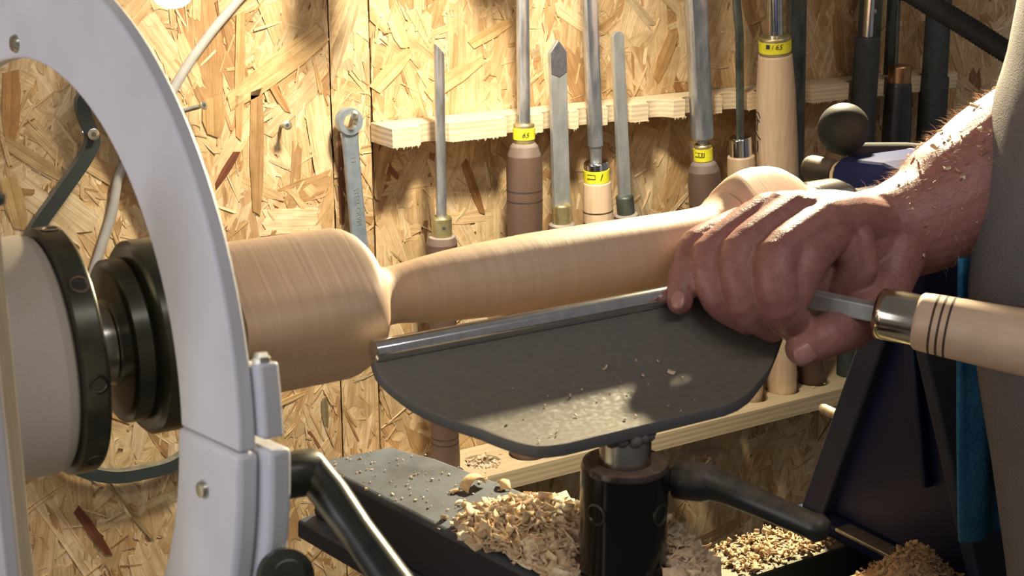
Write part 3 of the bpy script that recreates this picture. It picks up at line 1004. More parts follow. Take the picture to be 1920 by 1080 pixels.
# combination wrench on its screw
wr = thing('combination_wrench', 'grey-blue combination wrench hanging by its ring end from a screw', 'wrench', on_y(652, 222, 1.026))
c0 = on_y(653, 227, 1.026)
c1 = on_y(676, 478, 1.026)
ax = (c1 - c0).normalized()
sd = Vector((-ax.z, 0, ax.x))
if sd.x < 0:
    sd = -sd
# ring end, tilted slightly out
ra, rb = 0.0104, 0.0064
ringv = MB()
seg = 36
rg = []
for (r, y) in ((ra, -0.004), (ra + .0006, 0.0), (ra, 0.004), (rb, 0.004), (rb, -0.004)):
    rg.append([c0 + sd * r * math.cos(2 * PI * k / seg) + ax * r * math.sin(2 * PI * k / seg) + Vector((0, y - .001, 0)) for k in range(seg)])
ringv.rings(rg + [rg[0]], cap=False)
# 12-point notches on the inside
for k in range(12):
    a = 2 * PI * k / 12
    u = sd * math.cos(a) + ax * math.sin(a)
    v = ax * math.cos(a) - sd * math.sin(a)
    ringv.prism([c0 + u * 0.0058 - v * .0002 + Vector((0, -.0048, 0)), c0 + u * .0067 + v * .0011 + Vector((0, -.0048, 0)), c0 + u * .0067 - v * .0011 + Vector((0, -.0048, 0))], (0, 0.0076, 0))
ringv.build('ring_end', 'wrench_steel', wr, smooth=40)
L = (c1 - c0).length
rings = []
for s, hw_, th in ((0.0085, 0.0072, 0.0035), (0.018, 0.0064, 0.003), (0.04, 0.0062, 0.0028), (L * .8, 0.0064, 0.0028), (L, 0.0070, 0.003), (L + 0.012, 0.0090, 0.0034)):
    p = c0 + ax * s
    rings.append([p + sd * hw_ * a + Vector((0, th * b, 0)) for a, b in ((-1, -.6), (-.82, -1), (.82, -1), (1, -.6), (1, .6), (.82, 1), (-.82, 1), (-1, .6))])
MB().rings(rings).build('shank', 'wrench_steel', wr, smooth=30)
# open jaw
jc = c0 + ax * (L + 0.023) + sd * 0.003
jx = (ax * math.cos(-0.26) + sd * math.sin(0.26)).normalized()
js = Vector((-jx.z, 0, jx.x))
if js.x < 0:
    js = -js
out = []
for k in range(25):
    a = math.radians(38 + (322 - 38) * k / 24)
    out.append(jc + jx * 0.0135 * math.cos(a) + js * 0.0135 * math.sin(a))
out += [jc + jx * 0.0095 - js * 0.0066, jc - jx * 0.001 - js * 0.0066, jc - jx * 0.0045, jc - jx * 0.001 + js * 0.0066, jc + jx * 0.0095 + js * 0.0066]
MB().prism([p + Vector((0, -.0036, 0)) for p in out], (0, 0.0072, 0)).build('open_jaw', 'wrench_steel', wr, smooth=35)
lt = MB()
for s_txt, pos, size in (('13', 0.030, 0.0056), ('STEEL CRVM', 0.0685, 0.0056), ('13', 0.1055, 0.0056)):
    vs, fs = text_mesh(s_txt, size)
    p = c0 + ax * pos
    lt.add([p + ax * v.x - sd * -v.y + Vector((0, -0.00325, 0)) for v in vs], fs)
lt.build('lettering', 'pale_mark', wr, smooth=0)
wood_screw(662, 217, 664.5, 216, 1.0135, 'silver screw in the ring of the hanging wrench', r=0.0018, hr=0.0034)

# white lamp bulb at the top edge
lb = sight(322, -30, 0.98)
t = thing('lamp_bulb', 'glowing white lamp bulb at the top edge left of the cable', 'lamp', lb + Vector((0, 0, 0.03)))
MB().lathe(lb + Vector((0, 0, -0.0165)), (0, 0, 1), [(0, 0.001), (0.001, 0.006), (0.004, 0.011), (0.009, 0.0148), (0.0165, 0.0165), (0.024, 0.0155), (0.032, 0.012), (0.040, 0.009)], 28).build('bulb', 'bulb', t)
MB().lathe(lb + Vector((0, 0, 0.0235)), (0, 0, 1), [(0, 0.0085), (0.002, 0.0105), (0.03, 0.0115), (0.032, 0.008)], 24).build('socket', 'shade', t)
MB().tube([lb + Vector((0, 0, 0.05)), lb + Vector((0.0, 0.01, 0.10)), Vector((lb.x, WALL_Y - 0.002, lb.z + 0.11))], 0.003, 10).build('arm', 'shade', t)

for hx, hz, hr in ((0.483, 1.432, 0.017), (0.598, 1.448, 0.018)):  # unseen cans on arms, added to cast soft shadows on the wall
    hd_ = MB().lathe((hx, 0.955, hz), (0.1, 0.25, 1), [(-0.012, 0.002), (-0.0118, hr * .7), (-0.009, hr), (0.02, hr), (0.03, hr * .6), (0.032, 0.004)], 28).build('shadow_caster', 'shade', t)
    MB().tube([(hx + .003, 0.962, hz + 0.028), (hx, 0.985, hz + 0.05), (hx, WALL_Y - 0.002, hz + 0.055)], 0.003, 10).build('arm', 'shade', hd_)

# gooseneck lamp: corrugated black hose, its shade is above the frame
t = thing('gooseneck_lamp', 'black corrugated gooseneck lamp hose crossing the top right corner', 'lamp', sight(2050, 220, 1.02))
hp = [LAMP_B + Vector((0.015, 0.012, 0.075)), LAMP_B + Vector((0.035, -0.004, 0.06)), sight(1630, -75, 1.24), sight(1712, -12, 1.24), sight(1800, 42, 1.23), sight(1860, 80, 1.22), sight(1920, 120, 1.21), sight(2060, 230, 1.19), sight(2160, 420, 1.17)]
sm = []
for i in range(len(hp) - 1):
    p0, p1, p2, p3 = hp[max(i - 1, 0)], hp[i], hp[i + 1], hp[min(i + 2, len(hp) - 1)]
    for k in range(14):
        u = k / 14
        sm.append(0.5 * ((2 * p1) + (p2 - p0) * u + (2 * p0 - 5 * p1 + 4 * p2 - p3) * u * u + (3 * p1 - p0 - 3 * p2 + p3) * u ** 3))
sm.append(hp[-1])
# resample evenly, ridge every second ring
ln = [0.0]
for a, b in zip(sm, sm[1:]):
    ln.append(ln[-1] + (b - a).length)
nr = int(ln[-1] / 0.0011)
ev = []
for i in range(nr):
    s = ln[-1] * i / (nr - 1)
    ev.append(Vector([np.interp(s, ln, [p[k] for p in sm]) for k in range(3)]))
MB().tube(ev, [0.0086 if i % 3 == 0 else 0.0092 for i in range(nr)], 16).build('hose', 'hose_black', t, smooth=80)
ldir = (Vector((0.50, 0.60, 1.20)) - LAMP_B).normalized()
MB().lathe(LAMP_B, ldir, [(-0.075, 0.010), (-0.07, 0.016), (-0.04, 0.020), (-0.02, 0.032), (0.012, 0.044), (0.012, 0.0425), (-0.02, 0.030), (-0.032, 0.018), (-0.034, 0.002)], 32).build('shade', 'shade', t)
MB().tube([sight(2160, 420, 1.17), Vector((1.02, 0.80, 0.9)), Vector((1.05, 0.95, 0.80)), Vector((1.06, 1.04, 0.78))], 0.008, 10).build('stand', 'shade', t)

# ------------------------------------------------------------------ lathe: headstock, spindle, bed
AXY, AXZ = 0.646, 1.241
AX = Vector((1, 0, 0))
def on_axis(x):
    return Vector((x, AXY, AXZ))


lathe = thing('wood_lathe', 'wood lathe with cream round headstock nose, black flange and dark iron bed', 'lathe', (0.1, 0.65, 0.0))
MB().lathe(on_axis(0.02), AX, [(0, 0.045), (0.004, 0.053), (0.01, 0.0545), (0.132, 0.0548), (0.136, 0.0535), (0.1385, 0.050)], 72).build('headstock_nose', 'cream_paint', lathe)
fl = MB().lathe(on_axis(0.1575), AX, [(0, 0.050), (0.0003, 0.0555), (0.001, 0.0570), (0.0105, 0.0572), (0.0120, 0.0560), (0.0125, 0.030)], 72).build('flange', 'gun_metal', lathe)
for k in range(8):
    a = math.radians(-135.5 + 45 * k)
    u = Vector((0, math.cos(a), math.sin(a)))
    MB().lathe(on_axis(0.164) + u * 0.0566, u, [(0, 0.0044), (0.0008, 0.0044), (0.0009, 0.0034), (0.0004, 0.003)], 14).build('index_hole', 'black_paint', fl)
MB().lathe(on_axis(0.169), AX, [(0, 0.0175), (0.001, 0.0185), (0.016, 0.0185), (0.0165, 0.0205), (0.024, 0.0205), (0.0245, 0.018), (0.034, 0.018)], 48).build('spindle', 'spindle', lathe)
MB().box((-0.36, 0.56, 1.02), (0.021, 0.735, 1.33)).build('headstock', 'cream_paint', lathe, bevel=0.012, bseg=4)
for y0, y1 in ((0.575, 0.622), (0.661, 0.708)):
    MB().box((-0.45, y0, 0.955), (1.05, y1, 1.0)).build('bed_rail', 'bed', lathe, smooth=0, bevel=0.002)
MB().box((-0.42, 0.622, 0.955), (-0.30, 0.661, 0.99)).build('bed_bridge', 'bed', lathe, smooth=0)
MB().box((0.90, 0.622, 0.955), (1.00, 0.661, 0.99)).build('bed_bridge', 'bed', lathe, smooth=0)
MB().box((-0.35, 0.575, 0.998), (0.0, 0.708, 1.03)).build('headstock_foot', 'cream_paint', lathe, smooth=0)
for x in (-0.35, 0.92):
    for y in (0.585, 0.665):
        MB().prism([(x, y, 0.956), (x + 0.05, y, 0.956), (x + 0.05, y, 0.0), (x, y, 0.0)], (0, 0.035, 0)).build('leg', 'lathe_blue', lathe, smooth=0, bevel=0.002)

ch = thing('lathe_chuck', 'blackened steel chuck on the lathe spindle, partly behind the white ring', 'chuck', on_axis(0.19))
MB().lathe(on_axis(0.186), AX, [(0, 0.018), (0.0005, 0.036), (0.002, 0.0385), (0.009, 0.039), (0.011, 0.037), (0.0115, 0.02)], 64).build('back_plate', 'gun_metal', ch)
MB().lathe(on_axis(0.1965), AX, [(0, 0.030), (0.0008, 0.0435), (0.003, 0.0460), (0.024, 0.0465), (0.028, 0.0450), (0.030, 0.040), (0.030, 0.012)], 64).build('body', 'gun_metal', ch)
for k in range(4):
    a = PI / 2 * k + 0.5
    u = Vector((0, math.cos(a), math.sin(a)))
    v = Vector((0, -math.sin(a), math.cos(a)))
    p = on_axis(0.2262)
    MB().prism([p + u * .018 - v * .009, p + u * .042 - v * .010, p + u * .042 + v * .010, p + u * .018 + v * .009], (0.013, 0, 0)).build('jaw', 'gun_metal', ch, smooth=0, bevel=0.001)

# ------------------------------------------------------------------ white plywood ring around the chuck
rc = Vector((0.15, 0.6325, 1.2425))
rn = Vector((1, 0.1395, -0.0602)).normalized()
ru = (Vector((0, -1, 0)) - rn * rn.dot(Vector((0, -1, 0)))).normalized()   # towards the turner
rw = ru.cross(rn).normalized()
if rw.z < 0:
    rw = -rw
RI, RO, TH = 0.1331, 0.1773, 0.0068


def polar(r, a, s):
    return rc + (ru * math.cos(a) + rw * math.sin(a)) * r + rn * s


def arc_slab(r0, r1, a0, a1, s0, s1, n=40):
    m = MB()
    rg = []
    for i in range(n + 1):
        a = a0 + (a1 - a0) * i / n
        rg.append([polar(r0, a, s0), polar(r1, a, s0), polar(r1, a, s1), polar(r0, a, s1)])
    return m.rings(rg)


def ang_of(px, py):
    r = FW + RT * ((px - 960) / F_PX) + UP * ((540 - py) / F_PX)
    tt = (rc - EYE).dot(rn) / r.dot(rn)
    p = EYE + r * tt - rc
    return math.atan2(p.dot(rw), p.dot(ru)), p.length


JA = ang_of(392, 826)[0]     # joint between the upper ring and the clamp segment
JB = JA - math.radians(56)
wr_ = thing('ring_guard', 'white painted wooden ring standing round the chuck, jointed and clamped at its front', 'ring', rc - Vector((0, 0, RO)))
arc_slab(RI, RO, JA + 0.003, JB + 2 * PI - 0.003, 0, TH, 110).build('ring', 'white_paint', wr_, smooth=30, bevel=0.0012)
seg_ = arc_slab(RI - 0.0012, RO + 0.0008, JB, JA, -0.0012, TH + 0.0005, 30).build('clamp_segment', 'white_paint', wr_, smooth=30, bevel=0.0022)
arc_slab(RI + 0.012, RO + 0.0085, JB + 0.02, JA + math.radians(0.5), TH + 0.0006, TH + 0.0095, 26).build('outer_lug', 'white_paint', wr_, smooth=30, bevel=0.0018)
arc_slab(RI + 0.012, RO + 0.0055, JA + math.radians(1.6), ang_of(478, 690)[0], TH + 0.0002, TH + 0.0085, 16).build('upper_lug', 'white_paint', wr_, smooth=30, bevel=0.0018)
a_n = ang_of(478, 690)[0] - 0.008
MB().lathe(polar(RO + 0.001, a_n, TH + 0.004), (rw * .8 - ru * .2), [(-0.004, 0.0036), (0.0030, 0.0036), (0.0034, 0.003), (0.0050, 0.0024), (0.0052, 0.001)], 6).build('nut', 'zinc', wr_, smooth=0)
for px, py, rr_ in ((388, 916, 0.0036), (30, 82, 0.0040)):
    a, r = ang_of(px, py)
    MB().lathe(polar(r, a, -0.0013 if py > 500 else 0.0), -rn, [(-0.003, rr_), (0.0004, rr_), (0.0018, rr_ * .8), (0.0022, rr_ * .3)], 20).build('bolt_head', 'zinc', wr_)

# black clamping levers on the ring
def lever(name, label, stub, arm, r0, r1):
    root = thing(name, label, 'lever', stub[0])
    MB().tube(stub, r0, 24).build('hub', 'lever_black', root, smooth=50, bevel=0.0006)
    MB().tube(arm, r1, 18).build('arm', 'lever_black', root, smooth=60)
    return root


p0 = polar(RO - 0.008, JA - 0.085, TH + 0.0096)
p1 = sight(588, 884, 0.545)
lever('clamping_lever', 'black clamping lever on the front of the white ring', [p0, p0 + (p1 - p0) * .5, p1, p1 + (p1 - p0).normalized() * 0.0035], [p1 - (p1 - p0).normalized() * 0.002 + Vector((0, 0, 0.002)), sight(622, 930, 0.54), sight(672, 1000, 0.53), sight(750, 1110, 0.51), sight(820, 1210, 0.495)],
      [0.0088, 0.0088, 0.0088, 0.0065], [0.0072, 0.0073, 0.0066, 0.0072, 0.006])
p0 = polar(RO - 0.004, JA - 0.32, TH + 0.0096)
p1 = sight(540, 1082, 0.520)
kn = thing('star_knob', 'dark round knob below the clamping lever at the bottom of the white ring', 'knob', p0)
MB().tube([p0, p1], 0.0045, 12).build('stem', 'black_plastic', kn)
MB().lathe(p1 - (p1 - p0).normalized() * 0.004, (p1 - p0), [(-0.006, 0.004), (-0.005, 0.0085), (-0.001, 0.0105), (0.004, 0.010), (0.006, 0.006), (0.0063, 0.001)], 26).build('knob', 'gun_metal', kn)

# white board standing left of the headstock
bt = thing('upright_board', 'white painted upright board with raw wooden edge at the left border', 'board', (0.108, 0.6, 0.0))
MB().box((0.1000, 0.5002, 0.0), (0.1085, 0.5215, 1.3395)).build('post', 'white_paint', bt, smooth=0, bevel=0.0008)
MB().box((0.1050, 0.4985, 0.0), (0.1098, 0.5002, 1.339)).build('raw_edge', 'raw_edge', bt, smooth=0, bevel=0.0004)
kb = thing('board_knob', 'dark blue-black knob on top of the upright white board', 'knob', (0.1065, 0.506, 1.3395))
MB().lathe((0.1065, 0.506, 1.3396), (0, 0, 1), [(0, 0.004), (0.0028, 0.004), (0.003, 0.0075), (0.0055, 0.0078), (0.0065, 0.0062), (0.014, 0.0050), (0.019, 0.003), (0.02, 0.001)], 24).build('cap', 'black_plastic', kb)

# ------------------------------------------------------------------ workpiece between the centres
prof = [(0.2395, 0.028), (0.2400, 0.0385), (0.2425, 0.0392), (0.304, 0.0392), (0.3095, 0.0378), (0.3145, 0.0345), (0.3185, 0.0295), (0.3215, 0.0235), (0.3240, 0.0192), (0.3270, 0.0165), (0.3310, 0.0152), (0.3350, 0.0150), (0.342, 0.0157), (0.352, 0.0171), (0.368, 0.0188), (0.39, 0.0202), (0.42, 0.0213), (0.47, 0.0216), (0.515, 0.0213), (0.535, 0.0214), (0.545, 0.0220), (0.552, 0.0240), (0.556, 0.0262), (0.5585, 0.0285), (0.5592, 0.0272), (0.5602, 0.0278), (0.5640, 0.0330), (0.5690, 0.0375), (0.5760, 0.0405), (0.5840, 0.0415), (0.5950, 0.0410), (0.6040, 0.0385), (0.6105, 0.0340), (0.6150, 0.0270), (0.6160, 0.012)]
xs = []
for (x0, _), (x1, _) in zip(prof, prof[1:]):
    k = max(1, int((x1 - x0) / 0.0018))
    xs += list(np.linspace(x0, x1, k, endpoint=False))
xs.append(prof[-1][0])
seg = 96
rg = []
for x in xs:
    R = np.interp(x, [p[0] for p in prof], [p[1] for p in prof])
    ring = []
    for i in range(seg):
        a = 2 * PI * i / seg
        b = a - 0.62
        sq = 0.0318 / max(abs(math.cos(b)), abs(math.sin(b)))
        # soft minimum of the turned outline and the square blank
        k = 18
        r = (R ** -k + sq ** -k) ** (-1.0 / k)
        ring.append(Vector((x, AXY + r * math.cos(a), AXZ + r * math.sin(a))))
    rg.append(ring)
wp = thing('turned_spindle', 'pale wooden spindle blank on the lathe, thick at both ends and turned slim between', 'workpiece', on_axis(0.43) - Vector((0, 0, 0.02)))
MB().rings(rg).build('spindle_blank', 'workpiece', wp, smooth=35)

# ------------------------------------------------------------------ tailstock
ts = thing('tailstock', 'dark blue cast tailstock at the right end of the lathe bed', 'tailstock', (0.78, 0.63, 1.0))
XT = 0.700
# column: trapezoid seen from the workpiece side
zt, zb = 1.185, 1.008
body = MB()
def trap(x, ins, z_hi=zt, z_lo=zb):
    f = lambda z: (z - 1.008) / (1.146 - 1.008)
    yl = lambda z: 0.714 + (0.669 - 0.714) * f(z) - ins
    yr = lambda z: 0.546 + (0.604 - 0.546) * f(z) + ins
    return [(x, yl(z_lo), z_lo), (x, yl(z_hi), z_hi), (x, yr(z_hi), z_hi), (x, yr(z_lo), z_lo)]
body.rings([[Vector(p) for p in trap(XT + 0.010, 0.006)], [Vector(p) for p in trap(0.86, 0.006)]])
body.build('column', 'lathe_blue', ts, smooth=0, bevel=0.003)
# raised rims along the two slanted edges, and a rib
for side in (0, 1):
    a = trap(XT, 0.0)
    b = trap(XT, 0.022 if side == 0 else 0.012)
    if side == 0:
        q = [a[0], a[1], b[1], b[0]]
    else:
        q = [a[3], a[2], b[2], b[3]]
    MB().prism(q, (0.162, 0, 0)).build('side_rim', 'rim_blue', ts, smooth=0, bevel=0.0025, bseg=3)
MB().prism([(XT + 0.002, 0.640, 1.185), (XT + 0.002, 0.628, 1.185), (XT + 0.002, 0.602, 1.062), (XT + 0.002, 0.606, 1.062)], (0.02, 0, 0)).build('rib', 'lathe_blue', ts, smooth=0, bevel=0.002)
# barrel housing
MB().prism([(XT - 0.004, 0.699, 1.215), (XT - 0.004, 0.699, 1.262), (XT - 0.004, 0.693, 1.2695), (XT - 0.004, 0.655, 1.2725), (XT - 0.004, 0.625, 1.268), (XT - 0.004, 0.610, 1.245), (XT - 0.004, 0.610, 1.18), (XT - 0.004, 0.672, 1.18)], (0.20, 0, 0)).build('barrel_housing', 'clean_blue', ts, smooth=0, bevel=0.004, bseg=3)
MB().lathe(on_axis(0.660), AX, [(0, 0.012), (0.0005, 0.0175), (0.002, 0.0185), (0.06, 0.0185)], 40).build('quill', 'bright_steel', ts)
MB().box((XT - 0.006, 0.545, 1.0), (0.90, 0.7165, 1.0085)).build('base_plate', 'lathe_blue', ts, smooth=0, bevel=0.0012)
MB().box((XT - 0.0066, 0.590, 1.0062), (XT + 0.008, 0.672, 1.0092)).build('machined_edge', 'zinc', ts, smooth=0, bevel=0.0008)
MB().box((XT + 0.02, 0.6225, 0.93), (0.86, 0.6605, 1.0)).build('guide_block', 'bed', ts, smooth=0)
# lock knob at the back, hub, and ball lever
kp = Vector((XT + 0.007, 0.699, 1.2555))
MB().lathe(kp, (0, 1, 0), [(-0.004, 0.0078), (0.0015, 0.0082), (0.002, 0.0065), (0.0045, 0.0062), (0.005, 0.0086), (0.007, 0.0090), (0.030, 0.0088), (0.033, 0.0078), (0.034, 0.004)], 28).build('lock_knob', 'black_plastic', ts)
MB().lathe(kp, (0, 1, 0), [(0.001, 0.0090), (0.0035, 0.0092), (0.0038, 0.006)], 24).build('washer', 'raw_edge', ts)
bc = sight(1582, 241, 0.995)
MB().tube([Vector((0.80, 0.690, 1.262)), Vector((0.775, 0.708, 1.264)), bc + Vector((0.014, 0.0, -0.017)), bc + Vector((-0.002, 0, -0.010))], [0.006, 0.006, 0.006, 0.005], 14).build('lever_arm', 'hose_black', ts)
MB().lathe(bc - Vector((0.006, 0, 0.0165)), Vector((0.35, 0, 1)).normalized(), [(0, 0.0075)] + [(0.0175 - 0.0175 * math.cos(a), 0.0175 * math.sin(a)) for a in np.linspace(0.45, PI - 0.01, 18)], 36).build('ball', 'ball_black', ts, smooth=60)
MB().lathe((XT + 0.020, 0.680, 1.078), (0, 1, 0.02), [(0, 0.0040), (0.036, 0.0040), (0.0385, 0.0032), (0.0395, 0.0012)], 16).build('peg', 'zinc', ts)

lc = thing('live_centre', 'steel live centre pressing on the right end of the spindle above the hand', 'centre', on_axis(0.64))
MB().lathe(on_axis(0.6163), AX, [(0, 0.001), (0.006, 0.008), (0.0065, 0.016), (0.0075, 0.0262), (0.010, 0.0272), (0.032, 0.0272), (0.036, 0.0258), (0.040, 0.020), (0.0435, 0.0185)], 48).build('bearing_body', 'bright_steel', lc)

# ------------------------------------------------------------------ banjo and tool rest
bj = thing('banjo', 'dusty dark blue banjo arm with black post holding the tool rest', 'banjo', (0.39, 0.64, 1.0))
ztop = 1.11
top = [(0.3335, 0.7545), (0.386, 0.7525), (0.4010, 0.7200), (0.4240, 0.630), (0.4460, 0.545), (0.4420, 0.505), (0.4140, 0.480), (0.3860, 0.485), (0.3735, 0.520), (0.3655, 0.560), (0.3545, 0.625)]
cx, cy = 0.39, 0.64
def off(k, pts):
    return [(cx + (x - cx) * k, cy + (y - cy) * k) for x, y in pts]
rings = [[Vector((x, y, ztop)) for x, y in top]]
rings.append([Vector((x, y, 1.0735)) for x, y in off(1.005, top)])
MB().rings(rings).build('arm', 'banjo_blue', bj, smooth=30, bevel=0.0035, bseg=3)
rings = [[Vector((x, y, 1.0745)) for x, y in off(1.02, top)], [Vector((x - 0.007 if y > .5 and x < .38 else x + 0.004, y + (0.001 if y > .7 else 0), 1.0725)) for x, y in off(1.03, top)], [Vector((x - 0.008 if y > .5 and x < .38 else x + 0.004, y, 1.0615)) for x, y in off(1.03, top)]]
MB().rings(rings).build('lower_flange', 'banjo_blue', bj, smooth=20, bevel=0.0025)
MB().box((0.362, 0.58, 1.0005), (0.43, 0.70, 1.063)).build('foot', 'banjo_blue', bj, smooth=0, bevel=0.003)
PX, PY = 0.4005, 0.530
MB().lathe((PX, PY, 1.108), (0, 0, 1), [(0, 0.0225), (0.001, 0.0218), (0.0640, 0.0218), (0.0665, 0.0208), (0.0670, 0.0192), (0.0665, 0.0128), (0.060, 0.0126)], 64).build('post', 'black_paint', bj)
MB().lathe((PX, PY, 1.1745), (0, 0, 1), [(0, 0.0128), (0.0006, 0.0130), (0.0010, 0.0195), (0.0004, 0.0205)], 48).build('dust_ring', 'copper', bj) if False else None
for px, py in ((1118, 965), (1238, 966)):
    tgt = sight(px, py, 0.69)
    u = Vector((tgt.x - PX, tgt.y - PY, 0))
    r = FW + RT * ((px - 960) / F_PX) + UP * ((540 - py) / F_PX)
    # meet the post cylinder
    ox, oy = EYE.x - PX, EYE.y - PY
    A = r.x ** 2 + r.y ** 2
    B = 2 * (ox * r.x + oy * r.y)
    Cc = ox * ox + oy * oy - 0.0218 ** 2
    tt = (-B - math.sqrt(B * B - 4 * A * Cc)) / (2 * A)
    p = EYE + r * tt
    u = Vector((p.x - PX, p.y - PY, 0)).normalized()
    MB().lathe(p - u * 0.0012, u, [(0, 0.0056), (0.0016, 0.0056), (0.0019, 0.0046), (0.0006, 0.0040), (0.0006, 0.0005)], 20).build('set_screw', 'gun_metal', bj)
# clamp handle on the right of the post
h0 = Vector((PX + 0.0205, PY - 0.001, 1.1615))
h1 = sight(1318, 905, 0.715)
h2 = sight(1345, 905, 0.715)
hd = MB().tube([h0 - (h1 - h0).normalized() * 0.004, h0, h0 + (h1 - h0) * .35, h0 + (h1 - h0) * .4, h1, h2], [0.0062, 0.0062, 0.0062, 0.0095, 0.0098, 0.0080], 22).build('clamp_hub', 'black_plastic', bj, smooth=50)
MB().tube([h1 + Vector((0, 0, 0.001)), sight(1365, 918, 0.712), sight(1420, 942, 0.705), sight(1490, 972, 0.695), sight(1520, 985, 0.690), sight(1535, 990, 0.688), sight(1552, 995, 0.686)], [0.0088, 0.0076, 0.0068, 0.0066, 0.0066, 0.0074, 0.0045], 20).build('clamp_lever', 'black_plastic', bj, smooth=60)

tr = thing('tool_rest', 'dusty grey cast tool rest with polished round top bar', 'tool rest', (PX, PY, 1.12))
BARY, BARZ = 0.602, 1.2285
MB().lathe((0.3005, BARY, BARZ), AX, [(0, 0.004), (0.0006, 0.0056), (0.2500, 0.0056), (0.2508, 0.004)], 28).build('top_bar', 'bright_steel', tr)
P0, P1, P2 = Vector((0.6003, 1.2248)), Vector((0.572, 1.190)), Vector((0.518, 1.1972))
lefts = [(0.0, 0.3005), (0.085, 0.3000), (0.155, 0.3023), (0.315, 0.3100), (0.42, 0.3168), (0.635, 0.3325), (0.80, 0.3385), (0.87, 0.3408), (0.94, 0.3440), (0.98, 0.3490), (1.0, 0.3570)]
rights = [(0.0, 0.5510), (0.32, 0.5512), (0.505, 0.5319), (0.69, 0.5100), (0.85, 0.4860), (0.91, 0.4767), (0.97, 0.4640), (1.0, 0.452)]
ns, nx = 34, 60
grid, gf = [], []
for i in range(ns + 1):
    s = i / ns
    y = (1 - s) ** 2 * P0.x + 2 * s * (1 - s) * P1.x + s * s * P2.x
    z = (1 - s) ** 2 * P0.y + 2 * s * (1 - s) * P1.y + s * s * P2.y
    xl = np.interp(s, [a for a, _ in lefts], [b for _, b in lefts])
    xr = np.interp(s, [a for a, _ in rights], [b for _, b in rights])
    for j in range(nx + 1):
        grid.append((xl + (xr - xl) * j / nx, y, z))
for i in range(ns):
    for j in range(nx):
        a = i * (nx + 1) + j
        gf.append((a, a + 1, a + nx + 2, a + nx + 1))
pl_ = MB().add(grid, gf).build('plate', 'cast_iron', tr, smooth=60)
md = pl_.modifiers.new('thick', 'SOLIDIFY')
md.thickness = 0.0058
md.offset = 1 if pl_.data.polygons[0].normal.z < 0 else -1
b_ = pl_.modifiers.new('bevel', 'BEVEL')
b_.width = 0.0012
b_.segments = 2
b_.limit_method = 'ANGLE'
b_.angle_limit = math.radians(50)
MB().lathe((PX, PY, 1.120), (0, 0, 1), [(0, 0.012), (0.001, 0.0127), (0.068, 0.0127), (0.0715, 0.012)], 40).build('stem', 'spindle', tr)
rw_ = random.Random(8)
wd = MB()
for k in range(14):
    a = 2 * PI * k / 14
    q = Vector((PX + 0.0125 * math.cos(a), PY + 0.0115 * math.sin(a), 1.1895))
    wd.lathe(q - Vector((0, 0, 0.003)), (rw_.uniform(-.3, .3), rw_.uniform(-.3, .3), 1), [(0, 0.0012), (0.001, 0.0030), (0.003, 0.0036), (0.005, 0.0028), (0.0058, 0.001)], 8)
wd.build('weld_bead', 'cast_iron', tr, smooth=70)['kind'] = 'stuff'


# ------------------------------------------------------------------ turner's gouge
TIP = Vector((0.5029, 0.6279, 1.2343))
FER = Vector((0.5636, 0.5275, 1.2252))
tv = (TIP - FER).normalized()
bk = -tv
gg = thing('hand_gouge', 'square shanked gouge with nickel ferrule and pale three-ringed handle held in the hand', 'tool', FER)
sdv = Vector((0, 0, 1)).cross(tv).normalized()
upv = tv.cross(sdv).normalized()
LT = (TIP - FER).length
sh = MB()
rg = []
for s, hw_, hh in ((-0.02, 0.0045, 0.0045), (0.008, 0.0048, 0.0046), (LT * .5, 0.0050, 0.0048), (LT - 0.010, 0.0052, 0.0046), (LT, 0.0030, 0.0008)):
    rg.append([FER + tv * s + sdv * hw_ * a + upv * hh * b for a, b in ((-1, -1), (1, -1), (1, 1), (-1, 1))])
sh.rings(rg).build('blade', 'flat_steel', gg, smooth=0, bevel=0.0009)
MB().lathe(FER + bk * 0.010, tv, [(-0.014, 0.0140), (0.004, 0.0141), (0.0075, 0.0135), (0.0090, 0.0118), (0.0092, 0.004)], 40).build('ferrule', 'bronze_chrome', gg)
hs = FER + bk * 0.0225
hprof = [(-0.001, 0.0115), (0.0, 0.0140), (0.0015, 0.0154), (0.006, 0.0158), (0.03, 0.0166), (0.08, 0.0180), (0.14, 0.0180), (0.19, 0.0155), (0.225, 0.0160), (0.25, 0.0168), (0.262, 0.015), (0.268, 0.008), (0.2685, 0.001)]
hh_ = MB().lathe(hs, bk, hprof, 48).build('handle', 'beech_near', gg)
for g in (0.0095, 0.0135, 0.0175):
    r = np.interp(g, [p[0] for p in hprof], [p[1] for p in hprof])
    MB().lathe(hs, bk, [(g - 0.0006, r - 0.002), (g - 0.0006, r + 0.00012), (g + 0.0006, r + 0.00012), (g + 0.0006, r - 0.002)], 48).build('groove', 'groove', hh_)

